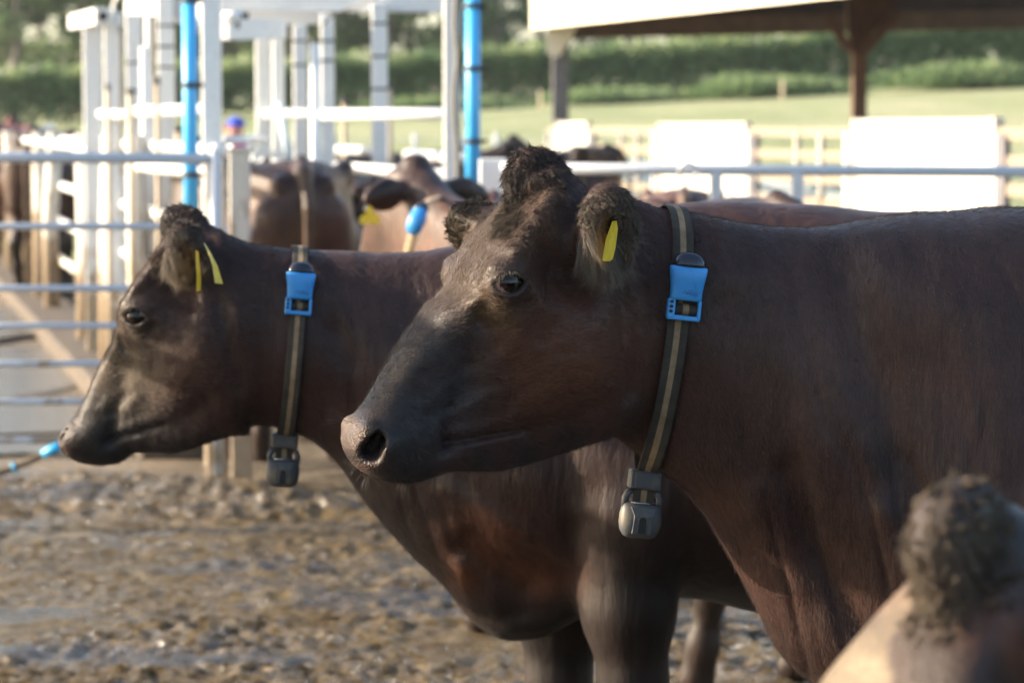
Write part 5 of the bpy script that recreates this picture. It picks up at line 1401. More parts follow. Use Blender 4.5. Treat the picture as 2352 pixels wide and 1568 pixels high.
for pts, w, lab in [
    ([(742, 264, 14.4), (1022, 262, 13.2)], 27, 'thick white rail across the open bay at eye height'),
    ([(596, 262, 15.6), (720, 262, 14.7)], 24, 'white rail between the middle posts at eye height'),
    ([(232, 262, 17.4), (300, 265, 16.4)], 22, 'short white rail between the two leftmost frame posts'),
    ([(306, 256, 16), (470, 252, 13.2)], 26, 'white rail passing behind the left blue pipe'),
    ([(515, 322, 13.4), (606, 322, 14.5)], 21, 'white rail right of the widest post, in front of the capped person'),
    ([(778, 344, 16.0), (862, 348, 15.4)], 22, 'short white rail end left of the lone banded post'),
    ([(936, 356, 15.4), (1066, 364, 13.6)], 27, 'white rail end right of the lone banded post'),
    ([(770, 384, 14.2), (1030, 402, 13.0)], 27, 'lowest white rail of the open bay above the cow with the yellow tag'),
    ([(604, 372, 15), (770, 384, 14.2)], 20, 'white rail over the back of the rump cow'),
    ([(306, 380, 15.6), (470, 398, 12.9)], 26, 'white rail low behind the left blue pipe'),
    ([(56, 322, 24), (205, 345, 18.5)], 17, 'pale rail along the tops of the left race posts'),
    ([(60, 316, 26), (120, 290, 30)], 14, 'pale rail slanting away above the left race posts'),
    ([(1050, 330, 14), (1064, 332, 14)], 20, 'stub of rail on the rightmost post')]:
    rail('frame_rail', pts, w, M_WHITE, lab, 'rail', RL)
# ---- box post and long rail behind the near cow
upright('box_post', 1132, 62, 364, None, 12.2, M_WHITE, 'short broad pale post left of the near cow\'s poll', 'post', False)
R1 = empty('yard_rail', tuple(at(1290, 388, 12.0)), 'long pale steel rail with two short legs behind the near cow\'s neck', 'rail')
MB().tube([at(1150, 386, 12.0), at(1560, 390, 12.0), at(2500, 396, 12.0)], wpx(26, 12) / 2, 14).build('tube', M_GALV, R1, smooth=True)
for px, w in ((1645, 26), (1832, 28), (2440, 26)):
    MB().box((base_at(px, 12.0), 12.0, zat(398, 12) / 2), (wpx(w, 12), .05, zat(398, 12)), 0, .005).build('leg', M_GALV, R1)
sh = MB(); sh.tube([at(1560, 405, 11.93), at(1562, 385, 11.9), at(1580, 374, 11.9), at(1598, 382, 11.9), at(1602, 398, 11.93), at(1570, 430, 11.95)], .008, 8)
sc_ = sh.build('shackle', M_GALV, None, smooth=True); tag(sc_, 'small bent wire tie looped over the long pale rail', 'wire tie')
# ---- pen wall in line with the shed, lit by the sun
P0 = np.array([base_at(1262, 34), 34.0]); P1 = np.array([base_at(2352, 19.0), 19.0]); dW = P1 - P0
def wall_at(px):
    k = (px - 1176) / FPX; t = (k * P0[1] - P0[0]) / (dW[0] - k * dW[1]); return P0 + dW * t
ang = math.atan2(dW[1], dW[0])
def panel(px0, px1, ytop, label):
    a = wall_at(px0); b = wall_at(px1); za = zat(ytop, (a[1] + b[1]) / 2); c = (a + b) / 2; Ln = np.linalg.norm(b - a)
    root = empty('boarded_panel', (c[0], c[1], 0), label, 'panel', 'white boarded panels of the pen')
    MB().box((c[0], c[1], za / 2), (Ln, .03, za), ang, .004).build('board', M_BOARD, root)
    MB().box((a[0], a[1] , za / 2), (.07, .08, za + .02), ang, .004).build('stud', M_POST, root); MB().box((b[0], b[1], za / 2), (.07, .08, za + .02), ang, .004).build('stud', M_POST, root)
panel(1285, 1352, 281, 'narrow white board panel at the left end of the sunlit pen'); panel(1520, 1716, 283, 'middle sized white board panel in the pen')
panel(1968, 2288, 274, 'largest white board panel, right of the brown shed post')
M_SLAT = painted('weathered_slat', (.25, .205, .15), (.16, .11, .07), .52, .8)
def hurdle(px0, px1, label, zs=(1.50, 1.31, 1.12, .92, .72, .50)):
    a = wall_at(px0); b = wall_at(px1); root = empty('pen_gate', (a[0], a[1], 0), label, 'gate', 'railed gates of the pen')
    for z in zs: MB().beam((a[0], a[1], z), (b[0], b[1], z), .035, .085, .004).build('rail', M_SLAT, root)
    for t, mt, w in ((0.02, M_WHITE, .06), (.09, M_GREYP, .11), (.52, M_POST, .04), (.75, M_POST, .04), (.98, M_WHITE, .06)):
        c = a + (b - a) * t; MB().box((c[0] - .02, c[1] + .04, .75), (w, .05, 1.5), ang, .003).build('upright', mt, root)
hurdle(1355, 1512, 'railed gate between the narrow and middle white panels'); hurdle(1722, 1958, 'railed gate between the middle and largest white panels'); hurdle(2292, 2560, 'railed gate at the right edge of the picture'); hurdle(1262, 1284, 'short gate piece left of the narrow white panel')
# pale wrapped bales behind
M_WRAP = simple('pale_bale_wrap', (.62, .72, .68), (.78, .82, .80), 3, .35, bmp=.4, bscale=7, bdist=.02)
for px, Y, r, lab in [(1243, 37, .42, 'pale wrapped bale showing left of the pen'), (1425, 38, .55, 'pale wrapped bale behind the left railed gate'), (1480, 39, .5, 'second pale bale behind the left railed gate, its right one'), (1790, 31, .5, 'pale bluish wrapped bale behind the right railed gate'), (1870, 33, .55, 'large pale bale behind the middle of the right railed gate'), (1925, 30, .42, 'small pale bale next to the brown shed post')]:
    x = base_at(px, Y); root = empty('wrapped_bale', (x, Y, 0), lab, 'bale', 'pale wrapped bales')
    V = []; Fc = []; n = 24; prof = [(-.62, 0.05), (-.62, .7), (-.55, .93), (-.4, 1), (0, 1.015), (.4, 1), (.55, .93), (.62, .7), (.62, .05)]
    for (t, k) in prof:
        for i in range(n): a = 2 * math.pi * i / n; kk = k * (1 + .02 * math.sin(a * 5 + t * 4)); V.append((x + t * .8, Y + math.cos(a) * r * kk, r + math.sin(a) * r * kk + (1.45 - 2 * r if r < .6 else 0) * 0))
    for j in range(len(prof) - 1):
        for i in range(n): Fc.append((j * n + i, j * n + (i + 1) % n, (j + 1) * n + (i + 1) % n, (j + 1) * n + i))
    Fc += [tuple(range(n)), tuple(range(len(V) - n, len(V)))]
    mesh_obj('wrap', V, Fc, M_WRAP, root)
# ---- open sided shed
S = empty('open_shed', (3, 30, 0), 'open sided brown shed with cream edged roof over the pen', 'shed')
e0 = np.array([base_at(1228, 35), 35.0]); e1_ = np.array([base_at(1860, 27.0), 27.0]); ed = (e1_ - e0) / np.linalg.norm(e1_ - e0); en = np.array([-ed[1], ed[0]])
if en[0] < 0: en = -en
ez = zat(64, 35); e2_ = e0 + ed * 22
def slabq(name, q, th, mat):
    q = [np.array(p, float) for p in q]; up = np.array([0, 0, th]); V = q + [p + up for p in q]
    return mesh_obj(name, V, [(3, 2, 1, 0), (4, 5, 6, 7), (0, 1, 5, 4), (1, 2, 6, 5), (2, 3, 7, 6), (3, 0, 4, 7)], mat, S, smooth=False)
sl = .22; wd = 9.0
A0 = (*e0, ez + .06); A1 = (*e2_, ez + .06); Bq = (*(e2_ + en * wd), ez + .06 + sl * wd); Cq = (*(e0 + en * wd), ez + .06 + sl * wd)
slabq('roof', [A0, A1, Bq, Cq], .08, M_CLAD)
# corrugation ribs under the roof sheet
rb_ = MB()
for k in range(1, 30):
    t = k * .72; a = e0 + ed * t; rb_.beam((a[0] + en[0] * .1, a[1] + en[1] * .1, ez + .05), (a[0] + en[0] * wd, a[1] + en[1] * wd, ez + .04 + sl * wd), .05, .04, .002)
rb_.build('rafters', M_BROWN, S)
F0 = e0 - en * .035 - ed * .05; F1_ = e2_ - en * .035
slabq('fascia', [(*F0, ez - .02), (*F1_, ez - .02), (*(F1_ + en * .03), ez - .02), (*(F0 + en * .03), ez - .02)], .42, M_CREAM)
# end gable: tie beam and cladding above it
ga = at(1275, 66, 35.05); gb = at(2600, 38, 37.5)
MB().beam(ga, gb, .14, .26, .01).build('tie_beam', M_BROWN, S)
gz = .0
V = [ga + np.array([0, .08, .08]), gb + np.array([0, .08, .08]), gb + np.array([0, .08, 3.0]), ga + np.array([0, .08, .32])]
V += [v + np.array([0, .04, 0]) for v in V]
mesh_obj('gable_cladding', V, [(0, 1, 2, 3), (7, 6, 5, 4), (0, 4, 5, 1), (1, 5, 6, 2), (2, 6, 7, 3), (3, 7, 4, 0)], M_CLAD, S, smooth=False)
MB().box((base_at(1287, 34.9), 34.9, 1.35), (wpx(38, 35), .2, 2.7), 0, .01).build('post', M_GREYP, S)
q = [at(1256, 60, 34.75), at(1256, 122, 34.75), at(1268, 133, 34.75), at(1287, 128, 34.75), at(1322, 62, 34.75)]
V = q + [p + np.array([.02, .12, 0]) for p in q]
mesh_obj('bracket', V, [(0, 1, 2, 3, 4), (9, 8, 7, 6, 5)] + [(i, (i + 1) % 5, (i + 1) % 5 + 5, i + 5) for i in range(5)], M_CREAM, S, smooth=False)
x2 = base_at(1972, 30); MB().box((x2, 30, 1.25), (wpx(34, 30), .16, 2.5), 0, .01).build('post', M_BROWN, S)
q = [at(1944, -40, 29.95), at(1948, 60, 29.95), at(1956, 105, 29.95), at(1990, 105, 29.95), at(2010, 70, 29.95), at(2075, -10, 29.95), at(2080, -40, 29.95)]
V = q + [p + np.array([0, .14, 0]) for p in q]
mesh_obj('haunch', V, [tuple(range(7)), tuple(reversed(range(7, 14)))] + [(i, (i + 1) % 7, (i + 1) % 7 + 7, i + 7) for i in range(7)], M_BROWN, S, smooth=False)
MB().beam(at(1896, 40, 29.9), at(1956, 118, 29.9), .06, .09, .004).build('brace', M_BROWN, S)
MB().beam(at(2062, 30, 29.9), at(1988, 118, 29.9), .06, .09, .004).build('brace', M_BROWN, S)
# ---- field posts in the pasture
for px, Y, y0, lab in [(1242, 60, 196, 'small pale marker post at the hedge foot left of the grey shed post'), (1797, 60, 172, 'small pale marker post at the hedge foot between the shed posts')]:
    x = base_at(px, Y * 1.8); Yv = Y * 1.8; g0 = float(terrain_h(np.array(x), np.array(Yv))); root = empty('marker_post', (x, Yv, g0), lab, 'post', 'marker posts'); MB().tube([(x, Yv, g0 - .1), (x, Yv, g0 + .75)], .06, 8).build('shaft', M_BEIGE, root)
wf = empty('wire_fence', (0, 45, 0), 'thin wire fence with grey stakes across the near pasture', 'fence')
for k in range(16):
    x = -9 + k * 1.25; g0 = float(terrain_h(np.array(x), np.array(44.))); MB().tube([(x, 44, g0 - .1), (x, 44, g0 + 1.1)], .035, 8).build('stake', M_GALV, wf, smooth=True)
wr = MB()
for z in (.35, .7, 1.0): wr.tube([(x, 44, float(terrain_h(np.array(float(x)), np.array(44.))) + z) for x in range(-10, 12)], .009, 5)
wr.build('wires', M_GALV, wf, smooth=True)
# ---- taped rope running low in front of the gate
rp = empty('rope', tuple(at(-20, 1092, 10.6)), 'muddy rope partly wrapped in blue tape in front of the farther cow\'s muzzle', 'rope')
M_ROPE = simple('muddy_rope', (.17, .12, .07), (.08, .06, .04), 40, .8, bmp=.6, bscale=90, bdist=.004)
MB().tube([at(-700, 1230, 10.6), at(-20, 1090, 10.6), at(60, 1062, 10.6), at(150, 1018, 10.6), at(300, 950, 10.7), at(420, 905, 10.95)], wpx(17, 10.6) / 2, 10).build('core', M_ROPE, rp, smooth=True)
for a, b in (((98, 1044), (146, 1020)), ((30, 1074), (36, 1071))):
    MB().tube([at(a[0], a[1], 10.6), at((a[0] + b[0]) / 2, (a[1] + b[1]) / 2 , 10.6), at(b[0], b[1], 10.6)], [wpx(21, 10.6) / 2, wpx(24, 10.6) / 2, wpx(23, 10.6) / 2], 10).build('blue_tape', simple('blue_tape', (.03, .32, .62), (.05, .42, .7), 60, .4), rp, smooth=True)

# ---- yard fence just past the left edge: its rails throw the shadow bands over both faces
fx = -1.75
fe = empty('yard_fence', (fx, 5, 0), 'yard fence past the left edge whose rails shade bands across both cows\' faces', 'fence')
for y in (3.0, 4.75, 7.2): MB().box((fx - .08, y, .95), (.10, .10, 1.9), 0, .006).build('post', M_POST, fe)
MB().box((fx, 3.88, 1.795), (.035, 1.7, .165), 0, .004).build('board', M_POST, fe)
MB().box((fx, 4.62, 2.24), (.035, .88, .40), 0, .004).build('board', M_POST, fe); MB().box((fx - .08, 4.75, 2.1), (.09, .09, .5), 0, .006).build('post', M_POST, fe)  # unseen upper board and its post, added to shade the near cow's withers
for z in (1.525, .9, .45): MB().tube([(fx, 4.72, z), (fx, 7.25, z)], .031, 12).build('rail', M_GALV, fe, smooth=True)
# ================================================================== the rest of the herd
GEN_OUT = [(-.98, 1.02), (-1.0, 1.08), (-.93, 1.18), (-.82, 1.34), (-.72, 1.46), (-.63, 1.50), (-.55, 1.48), (-.40, 1.40), (-.2, 1.36), (0, 1.39), (.3, 1.37), (.7, 1.355), (1.0, 1.38), (1.2, 1.42), (1.36, 1.40), (1.47, 1.34), (1.53, 1.2), (1.5, .95), (1.4, .75), (1.1, .60), (.7, .53), (.3, .53), (0, .58), (-.1, .66), (-.2, .8), (-.35, .95), (-.45, 1.04), (-.55, 1.08), (-.7, 1.04), (-.85, .98), (-.95, .97)]
GEN_CTL = [(-.95, 1.05, .06, .04), (-.82, 1.15, .06, .05), (-.72, 1.3, .10, .06), (-.6, 1.4, .085, .06), (-.6, 1.2, .085, .08), (-.4, 1.2, .09, .1), (-.15, 1.0, .14, .12), (-.1, 1.25, .12, .12), (.05, 1.3, .10, .12), (.05, .95, .24, .15), (.1, .7, .18, .1), (.5, 1.25, .20, .18), (.5, .9, .34, .2), (.5, .65, .22, .12), (.9, 1.25, .22, .15), (.9, .9, .36, .2), (1.15, 1.33, .26, .10), (1.3, 1.3, .20, .10), (1.45, 1.25, .14, .09), (1.45, .95, .22, .12), (1.2, 1.0, .27, .18), (1.2, .75, .16, .1), (1.0, .68, .2, .12)]
def generic_cow(label, low=False):
    def T(u, v):
        if not low or u > -.12: return (u, v)
        k = min(1, (-.12 - u) / .35); a = R_(34) * k; du, dv = u + .1, v - 1.15; c, s = math.cos(a), math.sin(a)
        return (-.1 + du * c - dv * s, 1.15 + du * s + dv * c)
    root = empty('cow', (0, 0, 0), label, 'cow', 'cows of the herd behind')
    fr = Frame((0, 0, 0), 0.0); vol = Vol(np.arange(-1.15, 1.72, .0125), np.arange(-.46, .46, .0125), np.arange(-.02, 1.66, .0125))
    vol.relief(Relief([T(*p) for p in GEN_OUT], [T(c[0], c[1]) + c[2:] for c in GEN_CTL], step=.008), fr, .02)
    for s in (1, -1):
        L = lambda u, w, v: np.array([T(u, v)[0], -w * s, T(u, v)[1]])
        vol.chain([L(.12, .14, .95), L(.10, .17, .72), L(.10, .17, .42), L(.10, .17, .14), L(.07, .17, .04)], [.10, .075, .045, .038, .055], .05)
        vol.chain([L(1.28, .16, 1.0), L(1.22, .18, .75), L(1.36, .18, .5), L(1.32, .18, .3), L(1.28, .18, .14), L(1.25, .18, .04)], [.17, .11, .052, .042, .04, .055], .05)
        vol.chain([L(-.57, .06, 1.41), L(-.55, .15, 1.41), L(-.53, .24, 1.38)], [.022, .038, .016], .02)
        vol.ellip(L(-.54, .17, 1.385), [.022, .075, .055], None, .02)
        vol.ellip(L(1.12, .24, 1.36), [.09, .045, .06], None, .05); vol.ellip(L(1.45, .11, 1.30), [.05, .04, .05], None, .04)
        vol.capsule(L(1.42, .13, 1.15), L(1.40, .15, .8), .10, .09, .05)
        vol.capsule(L(-.74, .085, 1.34), L(-.76, .085, 1.33), .03, .028, .02)
    vol.capsule((1.38, 0, 1.41), (1.50, 0, 1.36), .035, .035, .03)
    vol.chain([(1.50, 0, 1.36), (1.60, 0, 1.20), (1.60, .0, .8), (1.57, 0, .55)], [.034, .026, .020, .030], .012)
    vol.chain([(1.2, .0, .62), (1.05, 0, .60)], [.14, .10], .06)
    vol.ellip((T(-.61, 1.50)[0], 0, T(-.61, 1.50)[1]), [.05, .05, .03], None, .03)
    V, Q = vol.mesh(2)
    o = mesh_np('body', V, Q, M_COAT, root)
    NV = vnormals(V, Q)
    if ((V - V.mean(0)) * NV).sum(1).mean() < 0: o.data.flip_normals()
    C = np.tile(np.array([.036, .022, .017]), (len(V), 1))
    def bl(wt, c):
        nonlocal C
        wt = np.clip(wt, 0, 1)[:, None]; C = C * (1 - wt) + np.array(c) * wt
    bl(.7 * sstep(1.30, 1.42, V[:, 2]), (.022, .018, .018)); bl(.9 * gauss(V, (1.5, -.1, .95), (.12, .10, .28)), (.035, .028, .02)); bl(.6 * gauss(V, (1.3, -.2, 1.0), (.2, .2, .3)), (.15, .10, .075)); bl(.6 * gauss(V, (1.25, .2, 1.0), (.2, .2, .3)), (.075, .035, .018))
    bl(.9 * gauss(V, (-1.0, 0, 1.05), (.08, .2, .1)), (.02, .02, .02)); bl(.6 * gauss(V, (-.4, 0, 1.1), (.25, .3, .2)), (.10, .055, .038))
    bl(.9 * ((np.abs(V[:, 1]) < .06) & (V[:, 0] > 1.5)), (.05, .038, .026))
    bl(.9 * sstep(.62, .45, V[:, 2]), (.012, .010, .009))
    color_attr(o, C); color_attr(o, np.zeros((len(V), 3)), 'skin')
    for s in (1, -1):
        m = MB(); 
        Vv = []; Fc = []
        for j in range(9):
            for i in range(12): a = math.pi * j / 8; b_ = 2 * math.pi * i / 12; Vv.append((T(-.757, 1.335)[0] + .022 * math.sin(a) * math.cos(b_), s * .100 + .018 * math.cos(a), T(-.757, 1.335)[1] + .020 * math.sin(a) * math.sin(b_)))
        for j in range(8):
            for i in range(12): Fc.append((j * 12 + i, j * 12 + (i + 1) % 12, (j + 1) * 12 + (i + 1) % 12, (j + 1) * 12 + i))
        e = mesh_obj('eye', Vv, Fc, M_EYE, root); color_attr(e, np.tile((.006, .005, .005), (len(Vv), 1)))
    return root
gl = generic_cow('brown cow seen from behind with its tail hanging, right of the thick muddy post', True)
gc = generic_cow('brown cow with yellow ear tag and small blue collar tag, its ear held out left')
def place(o, px, Y, rz, s=1.0, col=(1, 1, 1), lab=None, ax=0.0):
    """ax: which local x sits at the pixel"""
    x = base_at(px, Y); c, n = math.cos(rz), math.sin(rz)
    o.location = (x - ax * c * s, Y - ax * n * s, 0); o.rotation_euler = (0, 0, rz); o.scale = (s, s, s)
    for ch in o.children: ch.color = (*col, 1)
    if lab: o['label'] = lab
    return o
herd = [
 (965, 9.3, R_(-57), .955, (.95, .78, .72), 'brown cow with yellow ear tag and blue collar tag, its ear held out left', -.58),
 (188, 26.0, R_(-100), 1.08, (.5, .38, .35), 'dark cow in the race behind the left white posts', 0.2),
 (62, 34, R_(-75), 1.1, (2.2, 1.0, .7), 'rusty red cow in the race behind the leftmost posts', 1.3),
 (140, 29.6, R_(70), 1.0, (2.6, 2.2, 1.9), 'pale faced cow looking through the race posts', -.8),
 (112, 31, R_(-100), 1.08, (1.2, .6, .45), 'red brown cow behind the pale faced one in the race', 0.0),
 (948, 25, R_(175), .97, (.32, .33, .36), 'black cow far off, left one seen beside the lone banded post', .3),
 (1180, 26, R_(4), .97, (.30, .3, .33), 'black cow far off, right of the right blue pipe', .5),
 (1075, 23, R_(10), .93, (.4, .38, .38), 'black cow far off, behind the rightmost white post', .6),
 (520, 14.6, R_(-80), .98, (.35, .35, .38), 'black cow mostly hidden behind the thick muddy post', 1.4),
 (868, 14.2, R_(-100), .93, (.55, .45, .42), 'dark cow between the rump cow and the cow with the yellow tag', 1.4),
 (1572, 16, R_(-92), .845, (1.4, 1.1, .95), 'light brown cow back showing above the farther cow, right of the near cow\'s ear', 1.4),
 (1140, 11.5, R_(-97), .90, (1.9, 1.1, .9), 'reddish cow back between the near cow\'s poll and its far ear', 1.3)]
place(gl, 700, 12.9, R_(-78), .985, (.85, .68, .6), None, 1.5)
cows = []
for h in herd:
    c = gc if not cows else copy_tree(gl if h[1] in (11.5, 14.2, 16, 31, 26.0) else gc, None, h[5]); place(c, h[0], h[1], h[2], h[3], h[4], h[5], h[6]); cows.append(c)
# kit of the cow with the yellow tag: a scalloped ear tag and a strapped sensor tag
ht = cows[0]
q = [at(x, y, 8.95) for x, y in [(848, 472), (856, 478), (858, 490), (872, 498), (874, 516), (868, 512), (862, 517), (855, 512), (848, 517), (841, 512), (834, 516), (826, 512), (826, 500), (840, 490), (841, 478)]]
et = slab('ear_tag', q, (0, -1, .1), .003, M_TAG, None); et.parent = ht; et.matrix_parent_inverse = (Matrix.LocRotScale(ht.location, ht.rotation_euler, ht.scale)).inverted()
ck = empty('cow_collar', tuple(at(955, 560, 8.9)), 'tan webbing collar with small blue sensor tag on the cow with the yellow ear tag', 'collar', 'webbing collars with blue sensor tags')
M_TAN = simple('tan_webbing', (.48, .36, .22), (.36, .26, .15), 20, .8)
pts = [at(x, y, Y) for x, y, Y in [(1010, 452, 9.15), (988, 459, 8.98), (972, 474, 8.90), (958, 500, 8.86), (948, 540, 8.86), (938, 580, 8.88), (930, 640, 8.95)]]
mb = MB(); mb.tube(pts, wpx(22, 8.9) / 2, 10, flat=.3); mb.build('strap', M_TAN, ck, smooth=True)
sb = MB(); sb.tube([at(968, 478, 8.84), at(964, 486, 8.80), at(957, 505, 8.79), at(950, 524, 8.79), at(946, 533, 8.82)], [.012, .024, .028, .026, .018], 14, flat=.6); tg_ = sb.build('sensor_tag', M_BLUE, ck, smooth=True)
sb = MB(); sb.tube([at(974, 466, 8.86), at(970, 474, 8.83), at(966, 483, 8.81)], [.010, .021, .025], 14, flat=.6); sb.build('cap', M_BLK, tg_, smooth=True)
# ---- the capped person beyond the frame
def person():
    Y = 27.0; x = base_at(540, Y); root = empty('person', (x, Y, 0), 'person in blue cap and red and navy top, standing behind the white rail', 'person')
    vol = Vol(np.arange(x - .4, x + .4, .011), np.arange(Y - .3, Y + .3, .011), np.arange(-.01, 1.66, .011)); P = lambda a, b, c: np.array([x + a, Y + b, c * .92])
    vol.ellip(P(0, 0, 1.66), [.078, .095, .108], None, .01); vol.ellip(P(-.075, -.01, 1.64), [.02, .016, .022], None, .015); vol.capsule(P(0, 0, 1.45), P(0, 0, 1.58), .058, .052, .03)
    vol.chain([P(0, 0, 1.42), P(0, 0, 1.2), P(0, 0, .98)], [.13, .125, .13], .05)
    for s in (1, -1):
        vol.chain([P(0, .17 * s, 1.42), P(-.03, .22 * s, 1.14), P(-.16, .20 * s, .93)], [.055, .042, .032], .03); vol.chain([P(-.16, .20 * s, .93), P(-.22, .19 * s, .88)], [.03, .022], .02)
        for f in range(4): vol.capsule(P(-.21, .19 * s + (f - 1.5) * .016, .885), P(-.27, .19 * s + (f - 1.5) * .017, .85 - .008 * f), .010, .008, .004)
        vol.chain([P(0, .085 * s, .95), P(-.01, .09 * s, .52), P(.02, .09 * s, .1)], [.095, .062, .048], .03); vol.capsule(P(.02, .09 * s, .06), P(-.14, .10 * s, .04), .045, .038, .02)
        vol.ellip(P(0, .078 * s, 1.65), [.02, .012, .03], None, .006)
    V, Q = vol.mesh(2); m, nt, b = newmat('person_surface'); ta = N(nt, 'ShaderNodeAttribute', attribute_name='tint'); nt.links.new(ta.outputs['Color'], b.inputs['Base Color']); b.inputs['Roughness'].default_value = .7
    o = mesh_np('body', V, Q, m, root); NV = vnormals(V, Q)
    if ((V - V.mean(0)) * NV).sum(1).mean() < 0: o.data.flip_normals()
    C = np.tile((.55, .25, .19), (len(V), 1)); z = V[:, 2] / .92
    C[(z < 1.5) & (z > .9)] = (.55, .035, .05); C[(z < 1.5) & (z > .9) & (V[:, 0] > x - .03)] = (.03, .05, .3); C[z <= .95] = (.03, .04, .08); C[z < .12] = (.02, .02, .02)
    hand = (V[:, 0] < x - .19) & (z < 1); C[hand] = (.55, .25, .19)
    color_attr(o, C)
    Vc = []; Fc = []
    for j in range(9):
        for i in range(20): a = math.pi / 2 * j / 8; b_ = 2 * math.pi * i / 20; Vc.append((x + .01 + .092 * math.cos(a) * math.cos(b_), Y + .104 * math.cos(a) * math.sin(b_), 1.66 * .92 + .02 + .095 * math.sin(a)))
    for j in range(8):
        for i in range(20): Fc.append((j * 20 + i, j * 20 + (i + 1) % 20, (j + 1) * 20 + (i + 1) % 20, (j + 1) * 20 + i))
    cp = mesh_obj('cap', Vc, Fc, simple('blue_cap', (.03, .06, .42), (.04, .08, .5), 20, .8), root)
    bm = MB(); bm.tube([(x - .05, Y, 1.555), (x - .15, Y, 1.545)], [.085, .05], 14, flat=.12); bm.build('peak', simple('red_peak', (.7, .05, .10), (.6, .04, .08), 20, .8), cp, smooth=True)
person()
